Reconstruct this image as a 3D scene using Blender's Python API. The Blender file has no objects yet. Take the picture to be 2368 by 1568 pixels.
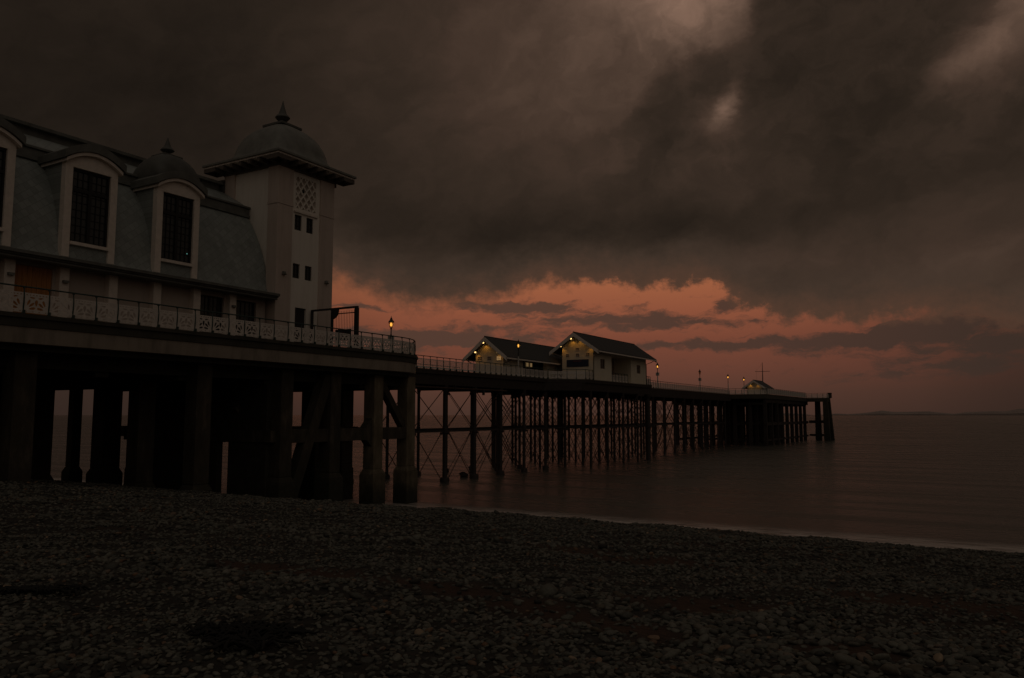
import bpy, bmesh, math, random
import numpy as np
from mathutils import Vector, Matrix, noise as mnoise

R = math.radians
random.seed(7)
SC = bpy.context.scene
COL = SC.collection

# ------------------------------------------------------------------ camera
# world axes: +Y runs out to sea along the pier, +X to the right of it, z = 0 is the water
cam_d = bpy.data.cameras.new('camera')
cam = bpy.data.objects.new('camera', cam_d)
COL.objects.link(cam)
cam.location = (0, 0, 6.2)
cam.rotation_euler = (R(90 + 5.49), R(0.0), R(30.5))
cam_d.sensor_width = 36
cam_d.lens = 1830 / 2368 * 36
cam_d.clip_start = 0.1
cam_d.clip_end = 60000
SC.camera = cam
SC.view_settings.view_transform = 'Standard'
SC.view_settings.look = 'None'
SC.view_settings.exposure = 0
SC.view_settings.gamma = 1
SC.view_settings.use_curve_mapping = False


# ------------------------------------------------------------------ node helper
class NT:
    def __init__(self, tree):
        self.t = tree
        self.n = tree.nodes
        self.l = tree.links

    def node(self, kind, **kw):
        nd = self.n.new(kind)
        for k, v in kw.items():
            setattr(nd, k, v)
        return nd

    def put(self, sock, v):
        if isinstance(v, bpy.types.NodeSocket):
            self.l.new(v, sock)
        elif v is not None:
            if isinstance(v, (tuple, list)) and sock.type == 'RGBA' and len(v) == 3:
                v = (*v, 1)
            sock.default_value = v

    def m(self, op, a, b=None, c=None, clamp=False):
        nd = self.node('ShaderNodeMath', operation=op, use_clamp=clamp)
        for i, v in enumerate((a, b, c)):
            if v is not None:
                self.put(nd.inputs[i], v)
        return nd.outputs[0]

    def v(self, op, a, b=None):
        nd = self.node('ShaderNodeVectorMath', operation=op)
        self.put(nd.inputs[0], a)
        if b is not None:
            self.put(nd.inputs[1], b)
        return nd.outputs['Value'] if op in ('DOT_PRODUCT', 'LENGTH') else nd.outputs[0]

    def comb(self, x, y, z=0.0):
        nd = self.node('ShaderNodeCombineXYZ')
        for i, v in enumerate((x, y, z)):
            self.put(nd.inputs[i], v)
        return nd.outputs[0]

    def sep(self, v):
        nd = self.node('ShaderNodeSeparateXYZ')
        self.put(nd.inputs[0], v)
        return nd.outputs

    def noise(self, vec, scale=1.0, detail=4.0, rough=0.5, lac=2.0, dist=0.0, color=False):
        nd = self.node('ShaderNodeTexNoise')
        self.put(nd.inputs['Vector'], vec)
        nd.inputs['Scale'].default_value = scale
        nd.inputs['Detail'].default_value = detail
        nd.inputs['Roughness'].default_value = rough
        nd.inputs['Lacunarity'].default_value = lac
        nd.inputs['Distortion'].default_value = dist
        return nd.outputs['Color' if color else 'Fac']

    def ramp(self, fac, stops, interp='LINEAR'):
        nd = self.node('ShaderNodeValToRGB')
        cr = nd.color_ramp
        cr.interpolation = interp
        while len(cr.elements) < len(stops):
            cr.elements.new(0.5)
        for e, (p, c) in zip(cr.elements, stops):
            e.position = p
            e.color = (*c, 1) if isinstance(c, (tuple, list)) else (c, c, c, 1)
        self.put(nd.inputs[0], fac)
        return nd.outputs[0]

    def mix(self, fac, a, b, mode='MIX'):
        nd = self.node('ShaderNodeMix', data_type='RGBA', blend_type=mode)
        self.put(nd.inputs[0], fac)
        self.put(nd.inputs[6], a)
        self.put(nd.inputs[7], b)
        return nd.outputs[2]

    def smooth(self, x, lo, hi):
        nd = self.node('ShaderNodeMapRange', interpolation_type='SMOOTHSTEP')
        self.put(nd.inputs[0], x)
        nd.inputs[1].default_value = lo
        nd.inputs[2].default_value = hi
        return nd.outputs[0]


# ------------------------------------------------------------------ sky
SUN_EL, SUN_AZ = 1.0, 150.0
world = bpy.data.worlds.new('World')
SC.world = world
world.use_nodes = True
W = NT(world.node_tree)
W.n.clear()
tc = W.node('ShaderNodeTexCoord')
dirv = W.v('NORMALIZE', tc.outputs['Generated'])
dx, dy, dz = W.sep(dirv)
ch, sh = math.cos(R(30.5)), math.sin(R(30.5))
right = W.m('ADD', W.m('MULTIPLY', dx, ch), W.m('MULTIPLY', dy, sh))
ahead = W.m('SUBTRACT', W.m('MULTIPLY', dy, ch), W.m('MULTIPLY', dx, sh))
U = W.m('MULTIPLY', W.m('ARCTAN2', right, ahead), 180 / math.pi)       # degrees round from the middle of the view
V = W.m('MULTIPLY', W.m('ARCSINE', dz), 180 / math.pi)                # degrees above the horizon
UV = W.comb(U, V)
# fluffy displacement of the cloud outlines: coarse and fine
sv = W.v('MULTIPLY', UV, (0.75, 1.15, 1))
n1 = W.noise(sv, 0.11, 5.0, 0.62, color=True)
n2 = W.noise(W.v('ADD', sv, (31.7, 12.1, 5)), 0.55, 5.0, 0.6, color=True)
warp1 = W.v('MULTIPLY', W.v('SUBTRACT', n1, (0.5, 0.5, 0.5)), (6.0, 4.0, 0))
warp2 = W.v('MULTIPLY', W.v('SUBTRACT', n2, (0.5, 0.5, 0.5)), (2.2, 1.6, 0))
UVf = W.v('ADD', UV, warp2)                                            # fine warp only
UVc = W.v('ADD', UVf, warp1)                                           # both
uf, vf, _ = W.sep(UVf)
uc, vc, _ = W.sep(UVc)


def gauss(u0, v0, su, sv_, amp, rot=0.0, uu=None, vv=None, power=1.0):
    uu = uc if uu is None else uu
    vv = vc if vv is None else vv
    a = W.m('SUBTRACT', uu, u0)
    b = W.m('SUBTRACT', vv, v0)
    c, s = math.cos(R(rot)), math.sin(R(rot))
    p = W.m('MULTIPLY_ADD', a, c / su, W.m('MULTIPLY', b, s / su))
    q = W.m('MULTIPLY_ADD', b, c / sv_, W.m('MULTIPLY', a, -s / sv_))
    r2 = W.m('MULTIPLY_ADD', p, p, W.m('MULTIPLY', q, q))
    if power != 1.0:
        r2 = W.m('POWER', r2, power)
    return W.m('MULTIPLY', W.m('EXPONENT', W.m('MULTIPLY', r2, -1.0)), amp)


def total(items):
    s = items[0]
    for i in items[1:]:
        s = W.m('ADD', s, i)
    return s


# brightness of the cloud deck (linear)
glow = total([
    gauss(13.4, 29.4, 5.2, 3.4, 0.20, rot=4),
    gauss(5.5, 27.0, 8.0, 4.5, 0.030),
    gauss(-1.0, 23.5, 8.5, 6.0, 0.021),
    gauss(15.0, 19.5, 3.8, 2.8, 0.022),
    gauss(29.5, 8.0, 12.0, 4.5, 0.022),
    gauss(12.0, 10.6, 9.0, 1.3, 0.020),
    gauss(-6.0, 11.0, 4.0, 2.2, 0.012),
    gauss(4.0, 20.0, 9.0, 3.5, 0.010),
])
# the heavy dark mass on the right, with a crisp billowing upper-left edge
mass = W.m('MAXIMUM',
           W.smooth(gauss(23.6, 25.5, 6.2, 8.0, 1.0, rot=-8, power=2.5), 0.2, 0.75),
           W.m('MULTIPLY', W.smooth(gauss(16.0, 21.8, 7.4, 3.7, 1.0, rot=9, power=2.5), 0.2, 0.75), 0.8))
gaps = total([
    gauss(35.4, 24.5, 4.0, 2.2, 0.10, rot=38, uu=uf, vv=vf),
    gauss(31.2, 22.0, 2.2, 1.0, 0.045, rot=30, uu=uf, vv=vf),
    gauss(15.6, 21.2, 0.55, 1.15, 0.085, rot=-40, uu=uf, vv=vf),
    gauss(15.2, 20.2, 2.0, 1.4, 0.022, uu=uf, vv=vf),
])
billow = W.smooth(W.noise(W.v('ADD', UVc, (11.0, 4.0, 2.0)), 0.36, 8.0, 0.58, dist=0.25), 0.40, 0.62)
shade = total([
    gauss(-30, 20, 16, 14, -0.015, uu=U, vv=V),
    gauss(4.0, 13.2, 11.0, 1.7, -0.010),
    gauss(-9.0, 14.5, 7.0, 3.0, -0.001),
    gauss(26.0, 14.5, 7.0, 2.5, -0.005, rot=12),
])
# broad soft bands drifting up to the right
cr_, sr_ = math.cos(R(24)), math.sin(R(24))
along = W.m('ADD', W.m('MULTIPLY', uc, cr_), W.m('MULTIPLY', vc, sr_))
acros = W.m('SUBTRACT', W.m('MULTIPLY', vc, cr_), W.m('MULTIPLY', uc, sr_))
band_v = W.comb(W.m('MULTIPLY', along, 0.62), W.m('MULTIPLY', acros, 1.12), 3.0)
fb = W.noise(band_v, 0.15, 6.0, 0.52)
fb2 = W.noise(W.v('ADD', band_v, (7.0, 3.0, 4.0)), 0.42, 6.0, 0.58, dist=0.4)
tex = W.m('MULTIPLY_ADD', fb, 0.95, W.m('MULTIPLY_ADD', fb2, 0.60, 0.225))   # about 1 in the mean
L = W.m('ADD', 0.029, W.m('ADD', W.m('MULTIPLY', glow, W.m('SUBTRACT', 1.0, W.m('MULTIPLY', mass, 0.86))), W.m('ADD', shade, gaps)))
lump = W.m('MULTIPLY', W.m('SUBTRACT', billow, 0.5), W.m('MULTIPLY_ADD', W.m('MULTIPLY', W.smooth(U, -4.0, 12.0), W.smooth(V, 12.0, 20.0)), 0.20, 0.07))
tex = W.m('MULTIPLY', tex, W.m('ADD', lump, 1.0))
wisp = W.noise(W.v('MULTIPLY', UVc, (0.8, 1.1, 1)), 0.42, 7.0, 0.58)
glow = W.m('MULTIPLY', glow, W.m('MULTIPLY_ADD', wisp, 0.9, 0.55))
gaps = W.m('MULTIPLY', gaps, W.m('MULTIPLY_ADD', W.smooth(wisp, 0.36, 0.62), 1.25, 0.30))
L = W.m('MAXIMUM', W.m('MULTIPLY', L, tex), 0.008)
tint = W.ramp(W.m('MULTIPLY', L, 5.0), [(0.0, (1, .75, .55)), (0.12, (1, .68, .475)), (0.25, (1, .62, .435)), (1.0, (1, .60, .42))])
cloud = W.mix(1.0, tint, W.comb(L, L, L), 'MULTIPLY')
# clear evening sky under the clouds
clear = W.ramp(W.m('DIVIDE', V, 12.0), [
    (0.0, (.062, .031, .022)), (0.13, (.084, .038, .026)), (0.27, (.128, .047, .030)),
    (0.45, (.18, .059, .034)), (0.62, (.26, .082, .042)), (0.8, (.335, .110, .050)), (1.0, (.34, .118, .06))])
az = W.ramp(W.m('MULTIPLY_ADD', U, 1 / 80, 0.5), [(0.05, .30), (0.16, .40), (0.30, .70), (0.40, .95), (0.52, 1.0), (0.70, 1.0), (0.84, .92), (0.91, .62), (1.0, .35)])
clear = W.mix(1.0, clear, az, 'MULTIPLY')
# round to either side of the afterglow the low sky is a dull grey brown
dull = W.ramp(W.m('DIVIDE', V, 12.0), [(0.0, (.034, .021, .016)), (0.35, (.042, .026, .019)), (1.0, (.05, .034, .026))])
sides = W.ramp(W.m('MULTIPLY_ADD', U, 1 / 80, 0.5), [(0.10, .9), (0.20, .75), (0.33, .12), (0.42, 0.0), (0.70, 0.0), (0.80, .15), (0.9, .55), (1.0, .85)])
clear = W.mix(sides, clear, dull)
# lower edge of the cloud deck, by direction
edge_pts = [(-40, 9.0), (-22, 9.4), (-15, 9.7), (-12.2, 9.7), (-10.1, 9.0), (-7.0, 7.9), (-4, 8.3), (-1.1, 8.5), (0.8, 9.4), (5.2, 9.8), (9.9, 9.3),
            (13.0, 9.6), (14.7, 9.1), (15.9, 8.1), (18.7, 6.9), (22.9, 6.5), (25.5, 6.7), (28, 6.6), (30.6, 6.3), (33, 5.6), (38, 4.5)]
edge = W.ramp(W.m('MULTIPLY_ADD', uf, 1 / 80, 0.5), [((a + 40) / 80, b / 12) for a, b in edge_pts])
edge = W.m('MULTIPLY', W.sep(edge)[0], 12.0)
over = W.m('SUBTRACT', W.m('ADD', W.m('ADD', V, 0.25), W.m('MULTIPLY', W.m('SUBTRACT', W.noise(W.v('MULTIPLY', UV, (1, 1.2, 1)), 0.6, 8.0, 0.66), 0.5), 3.4)), edge)
ragged = W.ramp(W.m('MULTIPLY_ADD', U, 1 / 80, 0.5), [(0.28, 1.5), (0.50, 1.15), (0.58, .5), (0.72, .5), (0.85, .8)])
ragged = W.sep(ragged)[0]
deck = W.smooth(W.m('DIVIDE', over, ragged), -0.75, 0.85)
# long streaks of cloud in the clear strip
streaks = total([
    gauss(0.2, 7.85, 4.4, 0.42, 1.25, uu=uf, vv=vf),
    gauss(8.3, 6.7, 8.0, 0.62, 1.05, rot=-2, uu=uf, vv=vf),
    gauss(-6.5, 5.5, 9.5, 0.80, 1.3, uu=uf, vv=vf),
    gauss(15.5, 4.9, 10.5, 0.42, 1.0, rot=1.5, uu=uf, vv=vf),
    gauss(26.0, 5.2, 5.5, 0.75, 1.2, rot=9, uu=uf, vv=vf),
    gauss(32.5, 4.4, 6.0, 1.3, 0.8, uu=uf, vv=vf),
    gauss(28.0, 2.9, 7.0, 0.7, 0.6, rot=2, uu=uf, vv=vf),
    gauss(-11.2, 7.6, 2.0, 0.26, 0.9, uu=uf, vv=vf),
    gauss(15.3, 7.6, 1.2, 0.40, 0.9, uu=uf, vv=vf),
    gauss(9.2, 7.75, 1.3, 0.22, 0.7, uu=uf, vv=vf),
])
sn = W.noise(W.v('MULTIPLY', UVf, (0.5, 2.0, 1)), 0.75, 7.0, 0.64)
streaks = W.m('ADD', streaks, W.m('MULTIPLY', W.m('SUBTRACT', sn, 0.5), 2.5))
streaks = W.m('MULTIPLY', W.smooth(streaks, 0.22, 0.85), W.smooth(V, 1.2, 3.0))
Ls = W.ramp(W.m('MULTIPLY_ADD', U, 1 / 80, 0.5), [(0.2, (.070, .038, .027)), (0.5, (.080, .043, .030)), (0.75, (.060, .034, .025)), (0.9, (.043, .027, .020))])
sky = W.mix(W.m('MULTIPLY', streaks, 0.93), clear, Ls)
low = W.ramp(W.m('MULTIPLY', over, 0.22), [(0.0, (.085, .043, .027)), (0.5, (.056, .036, .025)), (1.0, (.043, .030, .021))])
cl = W.mix(W.smooth(over, 0.0, 4.5), low, cloud)
sky = W.mix(deck, sky, cl)
# overhead and behind the viewer the dusk sky is a lighter, thinner overcast
back = W.m('MULTIPLY', W.smooth(W.m('MULTIPLY', ahead, -1.0), -0.35, 0.6), W.smooth(V, -2.0, 25.0))
up = W.smooth(V, 34.0, 70.0)
lit = W.m('MAXIMUM', back, up)
nz = W.noise(dirv, 2.2, 4.0, 0.5)
rear = W.mix(nz, (.056, .047, .039), (.096, .080, .066))
sky = W.mix(lit, sky, rear)
bg = W.node('ShaderNodeBackground')
W.put(bg.inputs[0], sky)
bg.inputs[1].default_value = 1.0
nish = W.node('ShaderNodeTexSky', sky_type='NISHITA', sun_disc=False)
nish.sun_elevation = R(SUN_EL)
nish.sun_rotation = R(SUN_AZ)
bg2 = W.node('ShaderNodeBackground')
W.put(bg2.inputs[0], W.mix(1.0, nish.outputs[0], lit, 'MULTIPLY'))
bg2.inputs[1].default_value = 0.004
ad = W.node('ShaderNodeAddShader')
W.l.new(bg.outputs[0], ad.inputs[0])
W.l.new(bg2.outputs[0], ad.inputs[1])
wo = W.node('ShaderNodeOutputWorld')
W.l.new(ad.outputs[0], wo.inputs[0])
world.cycles.sampling_method = 'MANUAL'
world.cycles.sample_map_resolution = 1024

# weak, very soft glow of the last daylight from the land side
sun_d = bpy.data.lights.new('sun', 'SUN')
sun_d.energy = 0.03
sun_d.angle = R(60)
sun_d.color = (1, .86, .72)
sun = bpy.data.objects.new('sun', sun_d)
COL.objects.link(sun)
sun.rotation_euler = (R(60), 0, R(60))
sun['kind'] = 'structure'

# ------------------------------------------------------------------ materials
MATS = {}


def mat(name, col, rough=0.7, metal=0.0, var=0.0, scale=3.0, bump=0.0, bscale=20.0, spec=0.5, build=None):
    m = bpy.data.materials.new(name)
    m.use_nodes = True
    T = NT(m.node_tree)
    b = T.n['Principled BSDF']
    b.inputs['Base Color'].default_value = (*col, 1)
    b.inputs['Roughness'].default_value = rough
    b.inputs['Metallic'].default_value = metal
    b.inputs['Specular IOR Level'].default_value = spec
    pos = T.node('ShaderNodeNewGeometry').outputs['Position']
    if var:
        n = T.noise(pos, scale, 6.0, 0.6)
        dark = tuple(c * (1 - var) for c in col)
        lite = tuple(min(1, c * (1 + var)) for c in col)
        T.put(b.inputs['Base Color'], T.ramp(n, [(0.3, dark), (0.7, lite)]))
    if bump:
        bp = T.node('ShaderNodeBump')
        bp.inputs['Strength'].default_value = bump
        bp.inputs['Distance'].default_value = 0.05
        T.put(bp.inputs['Height'], T.noise(pos, bscale, 5.0, 0.6))
        T.l.new(bp.outputs[0], b.inputs['Normal'])
    if build:
        build(T, b, pos)
    MATS[name] = m
    return m


def streaked(base, dirt, amt, sx=3.0):
    """Rain-washed wall: grime runs of their own vertical shape."""
    def f(T, b, pos):
        n = T.noise(T.v('MULTIPLY', pos, (sx, sx, 0.25)), 1.0, 6.0, 0.65)
        n2 = T.noise(pos, 0.7, 5.0, 0.6)
        k = T.m('MULTIPLY', T.smooth(T.m('ADD', T.m('MULTIPLY', n, 0.7), T.m('MULTIPLY', n2, 0.45)), 0.48, 0.85), amt)
        T.put(b.inputs['Base Color'], T.mix(k, base, dirt))
    return f


mat('render_white', (.74, .67, .60), 0.8, bump=0.08, bscale=30, build=streaked((.60, .50, .43), (.40, .32, .26), 0.55))
mat('render_panel', (.80, .74, .66), 0.8, bump=0.06, bscale=30, build=streaked((.82, .76, .67), (.55, .48, .40), 0.4))
mat('trim_white', (.76, .67, .58), 0.6, var=.10, scale=4)
mat('lead_grey', (.185, .187, .165), 0.6, var=.25, scale=1.5, bump=.1, bscale=8)
mat('lead_mid', (.125, .127, .113), 0.6, var=.3, scale=1.5, bump=.1, bscale=8)
mat('lead_dark', (.085, .086, .076), 0.6, var=.25, scale=1.5, bump=.1, bscale=8)
mat('bracket_brown', (.10, .082, .065), .7, var=.2, scale=6)
mat('dark_timber', (.035, .028, .022), 0.6, var=.25, scale=6)
mat('orange_timber', (.42, .13, .03), 0.5, build=lambda T, b, pos: T.put(
    b.inputs['Base Color'], T.ramp(T.noise(T.v('MULTIPLY', pos, (9, 9, 0.5)), 1.6, 5, .6), [(.3, (.34, .135, .030)), (.7, (.56, .24, .060))])))


def slate(T, b, pos):
    # courses of small slates laid by height and run
    br = T.node('ShaderNodeTexBrick')
    x, y, z = T.sep(pos)
    T.put(br.inputs['Vector'], T.comb(T.m('ADD', T.m('MULTIPLY', y, .8), T.m('MULTIPLY', z, .6)), T.m('SUBTRACT', T.m('MULTIPLY', z, .8), T.m('MULTIPLY', y, .6))))
    br.inputs['Scale'].default_value = 1.0
    br.inputs['Brick Width'].default_value = 0.34
    br.inputs['Row Height'].default_value = 0.34
    br.inputs['Mortar Size'].default_value = 0.012
    br.inputs['Mortar Smooth'].default_value = 0.3
    br.inputs['Color1'].default_value = (.20, .222, .208, 1)
    br.inputs['Color2'].default_value = (.32, .35, .33, 1)
    br.inputs['Mortar'].default_value = (.12, .125, .115, 1)
    n = T.noise(pos, 0.9, 6, .6)
    T.put(b.inputs['Base Color'], T.mix(0.45, br.outputs[0], T.ramp(n, [(.3, (.185, .21, .196)), (.7, (.36, .39, .37))])))
    bp = T.node('ShaderNodeBump')
    bp.inputs['Strength'].default_value = .35
    bp.inputs['Distance'].default_value = .03
    T.put(bp.inputs['Height'], T.m('SUBTRACT', 1.0, br.outputs['Fac']))
    T.l.new(bp.outputs[0], b.inputs['Normal'])


mat('slate', (.2, .2, .2), 0.55, build=slate)
mat('shelter_roof', (.05, .05, .05), 0.75, var=.3, scale=5, bump=.3, bscale=12)
mat('shelter_wall', (.62, .55, .42), 0.7, bump=.05, build=streaked((.80, .71, .55), (.54, .46, .34), 0.5, 4.0))
mat('shelter_wood', (.30, .22, .15), 0.7, var=.2, scale=8)
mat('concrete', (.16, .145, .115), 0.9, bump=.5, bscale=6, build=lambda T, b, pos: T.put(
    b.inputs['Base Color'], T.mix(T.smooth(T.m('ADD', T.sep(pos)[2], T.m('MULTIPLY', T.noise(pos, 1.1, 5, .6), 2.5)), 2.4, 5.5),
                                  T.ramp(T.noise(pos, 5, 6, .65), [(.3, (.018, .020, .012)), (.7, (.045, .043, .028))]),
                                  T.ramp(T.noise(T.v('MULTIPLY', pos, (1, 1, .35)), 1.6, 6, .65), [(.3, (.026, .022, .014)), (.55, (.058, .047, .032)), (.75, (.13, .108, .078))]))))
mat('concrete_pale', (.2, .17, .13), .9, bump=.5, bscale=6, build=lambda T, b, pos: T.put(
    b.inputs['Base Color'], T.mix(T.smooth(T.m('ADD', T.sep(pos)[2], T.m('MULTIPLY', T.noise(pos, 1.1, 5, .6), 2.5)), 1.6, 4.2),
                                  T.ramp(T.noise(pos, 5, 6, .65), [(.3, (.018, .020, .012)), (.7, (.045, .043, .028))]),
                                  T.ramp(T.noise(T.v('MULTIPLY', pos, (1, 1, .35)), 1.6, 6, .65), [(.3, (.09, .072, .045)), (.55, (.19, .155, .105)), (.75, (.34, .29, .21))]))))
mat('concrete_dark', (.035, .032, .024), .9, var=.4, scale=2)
mat('pavilion_wall', (.5, .43, .37), .85, build=streaked((.50, .42, .36), (.36, .30, .25), .6))
mat('stone_band', (.30, .255, .20), 0.85, bump=.2, bscale=8, build=streaked((.31, .262, .21), (.12, .10, .078), .8, 2.0))
mat('dark_coping', (.055, .048, .036), 0.9, bump=.3, bscale=6, build=streaked((.062, .055, .040), (.022, .022, .014), .8, 1.5))
mat('deck_planks', (.10, .085, .07), 0.8, var=.3, scale=3)
mat('iron_dark', (.035, .026, .022), 0.7, var=.35, scale=3, bump=.3, bscale=9)
mat('iron_rust', (.060, .032, .022), 0.8, var=.4, scale=3, bump=.3, bscale=9)
mat('rail_green', (.022, .050, .040), 0.45, var=.2, scale=9)
mat('rail_white', (.68, .61, .54), 0.55, var=.14, scale=5)
mat('rail_mesh', (.74, .67, .60), 0.6, var=.14, scale=5)
mat('gate_black', (.018, .016, .015), 0.5)
mat('sign_blue', (.020, .026, .060), 0.4)
mat('sign_red', (.22, .035, .03), 0.5)
mat('sign_grey', (.16, .17, .17), 0.5)
mat('post_pale', (.42, .40, .36), 0.5, var=.1, scale=6)
mat('coast', (.38, .31, .28), 1.0, var=.2, scale=.002)  # distance haze is put into this colour, raised towards the low sky tone
mat('seaweed', (.006, .0055, .004), 0.8, var=.4, scale=20)
mat('seat_grey', (.60, .54, .48), .7)


def glassmat(name, col, rough=.05):
    return mat(name, col, rough, spec=.6)


glassmat('window_glass', (.045, .048, .046), .10)
mat('window_bar', (.010, .009, .008), .6)
glassmat('window_dim', (.035, .036, .038), .15)


def emis(name, col, strength):
    m = bpy.data.materials.new(name)
    m.use_nodes = True
    b = m.node_tree.nodes['Principled BSDF']
    b.inputs['Base Color'].default_value = (.8, .7, .5, 1)
    b.inputs['Emission Color'].default_value = (*col, 1)
    b.inputs['Emission Strength'].default_value = strength
    MATS[name] = m
    return m


emis('lamp_bulb', (1.0, .50, .10), 2.0)
emis('flood_lens', (1.0, .60, .20), 3.0)
emis('lit_window', (1.0, .62, .25), .18)
emis('hut_window', (1.0, .66, .30), .17)
emis('tiny_led', (.25, .9, .8), .35)


def lantern_glass():
    m = bpy.data.materials.new('lantern_glass')
    m.use_nodes = True
    T = NT(m.node_tree)
    T.n.clear()
    o = T.node('ShaderNodeOutputMaterial')
    mx = T.node('ShaderNodeMixShader')
    a = T.node('ShaderNodeBsdfTransparent')
    a.inputs[0].default_value = (.9, .8, .6, 1)
    g = T.node('ShaderNodeBsdfGlossy')
    g.inputs['Roughness'].default_value = .1
    mx.inputs[0].default_value = .12
    T.l.new(a.outputs[0], mx.inputs[1])
    T.l.new(g.outputs[0], mx.inputs[2])
    T.l.new(mx.outputs[0], o.inputs[0])
    MATS['lantern_glass'] = m


lantern_glass()


# ------------------------------------------------------------------ mesh builder
class MB:
    def __init__(self):
        self.v = []
        self.f = []

    def quad(self, *p):
        k = len(self.v)
        self.v += [tuple(q) for q in p]
        self.f.append(tuple(range(k, k + len(p))))
        return self

    def box(self, x0, x1, y0, y1, z0, z1):
        x0, x1 = min(x0, x1), max(x0, x1)
        y0, y1 = min(y0, y1), max(y0, y1)
        z0, z1 = min(z0, z1), max(z0, z1)
        k = len(self.v)
        self.v += [(x0, y0, z0), (x1, y0, z0), (x1, y1, z0), (x0, y1, z0), (x0, y0, z1), (x1, y0, z1), (x1, y1, z1), (x0, y1, z1)]
        for a in ((0, 3, 2, 1), (4, 5, 6, 7), (0, 1, 5, 4), (1, 2, 6, 5), (2, 3, 7, 6), (3, 0, 4, 7)):
            self.f.append(tuple(k + i for i in a))
        return self

    def taper(self, cx, cy, z0, z1, a0, a1, b0=None, b1=None):
        b0 = a0 if b0 is None else b0
        b1 = a1 if b1 is None else b1
        k = len(self.v)
        for z, a, b in ((z0, a0, b0), (z1, a1, b1)):
            self.v += [(cx - a, cy - b, z), (cx + a, cy - b, z), (cx + a, cy + b, z), (cx - a, cy + b, z)]
        for q in ((0, 3, 2, 1), (4, 5, 6, 7), (0, 1, 5, 4), (1, 2, 6, 5), (2, 3, 7, 6), (3, 0, 4, 7)):
            self.f.append(tuple(k + i for i in q))
        return self

    def prism(self, poly, axis, a, b):
        """poly: list of 2D points. axis 'x': points are (y,z); 'y': (x,z); 'z': (x,y)"""
        n = len(poly)
        k = len(self.v)
        for t in (a, b):
            for p in poly:
                self.v.append((t, p[0], p[1]) if axis == 'x' else (p[0], t, p[1]) if axis == 'y' else (p[0], p[1], t))
        self.f.append(tuple(k + i for i in range(n)))
        self.f.append(tuple(k + n + i for i in reversed(range(n))))
        for i in range(n):
            j = (i + 1) % n
            self.f.append((k + i, k + n + i, k + n + j, k + j))
        return self

    def tube(self, path, r, n=6, cap=True):
        path = [Vector(p) for p in path]
        k0 = len(self.v)
        rs = r if isinstance(r, (list, tuple)) else [r] * len(path)
        prev = None
        for i, p in enumerate(path):
            d = (path[min(i + 1, len(path) - 1)] - path[max(i - 1, 0)]).normalized()
            a = d.orthogonal().normalized() if prev is None else (prev - d * prev.dot(d)).normalized()
            prev = a
            b = d.cross(a)
            for j in range(n):
                t = 2 * math.pi * (j + .5) / n
                self.v.append(tuple(p + (a * math.cos(t) + b * math.sin(t)) * rs[i]))
        for i in range(len(path) - 1):
            for j in range(n):
                jj = (j + 1) % n
                self.f.append((k0 + i * n + j, k0 + i * n + jj, k0 + (i + 1) * n + jj, k0 + (i + 1) * n + j))
        if cap:
            self.f.append(tuple(k0 + j for j in reversed(range(n))))
            self.f.append(tuple(k0 + (len(path) - 1) * n + j for j in range(n)))
        return self

    def lathe(self, cx, cy, prof, n=12, square=None, rot=0.0):
        """prof: list of (radius, z); square: list of roundness per ring (None = circle)"""
        k0 = len(self.v)
        for i, (r, z) in enumerate(prof):
            for j in range(n):
                t = 2 * math.pi * j / n + rot
                c, s = math.cos(t), math.sin(t)
                if square is not None:
                    e = square[i] if isinstance(square, (list, tuple)) else square
                    q = (abs(c) ** e + abs(s) ** e) ** (-1 / e)
                    c, s = c * q, s * q
                self.v.append((cx + r * c, cy + r * s, z))
        for i in range(len(prof) - 1):
            for j in range(n):
                jj = (j + 1) % n
                self.f.append((k0 + i * n + j, k0 + i * n + jj, k0 + (i + 1) * n + jj, k0 + (i + 1) * n + j))
        self.f.append(tuple(k0 + j for j in reversed(range(n))))
        self.f.append(tuple(k0 + (len(prof) - 1) * n + j for j in range(n)))
        return self

    def beam(self, p, q, w, h):
        """rectangular bar from p to q"""
        p, q = Vector(p), Vector(q)
        d = (q - p).normalized()
        s = d.cross(Vector((0, 0, 1)))
        s = Vector((1, 0, 0)) if s.length < 1e-4 else s.normalized()
        u = s.cross(d)
        k = len(self.v)
        for t in (p, q):
            for a, b in ((-1, -1), (1, -1), (1, 1), (-1, 1)):
                self.v.append(tuple(t + s * a * w / 2 + u * b * h / 2))
        for a in ((0, 3, 2, 1), (4, 5, 6, 7), (0, 1, 5, 4), (1, 2, 6, 5), (2, 3, 7, 6), (3, 0, 4, 7)):
            self.f.append(tuple(k + i for i in a))
        return self

    def mesh(self, name, material, origin=(0, 0, 0), smooth=False, bevel=0.0):
        me = bpy.data.meshes.new(name)
        ox, oy, oz = origin
        me.from_pydata([(x - ox, y - oy, z - oz) for x, y, z in self.v], [], self.f)
        bm = bmesh.new()
        bm.from_mesh(me)
        bmesh.ops.recalc_face_normals(bm, faces=bm.faces)
        if bevel:
            es = [e for e in bm.edges if len(e.link_faces) == 2 and e.calc_face_angle(0) > 0.6]
            bmesh.ops.bevel(bm, geom=es, offset=bevel, segments=1, affect='EDGES', clamp_overlap=True)
        bm.to_mesh(me)
        bm.free()
        if smooth:
            for p in me.polygons:
                p.use_smooth = True
            if smooth != 'all':
                me.set_sharp_from_angle(angle=R(40))
        me.materials.append(MATS[material])
        return me

    def build(self, name, material, parent=None, smooth=False, bevel=0.0):
        org = world_loc(parent)
        o = bpy.data.objects.new(name, self.mesh(name, material, org, smooth, bevel))
        COL.objects.link(o)
        if parent is not None:
            o.parent = parent
        return o


def world_loc(o):
    v = Vector((0, 0, 0))
    while o is not None:
        v += o.location
        o = o.parent
    return v


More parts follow.
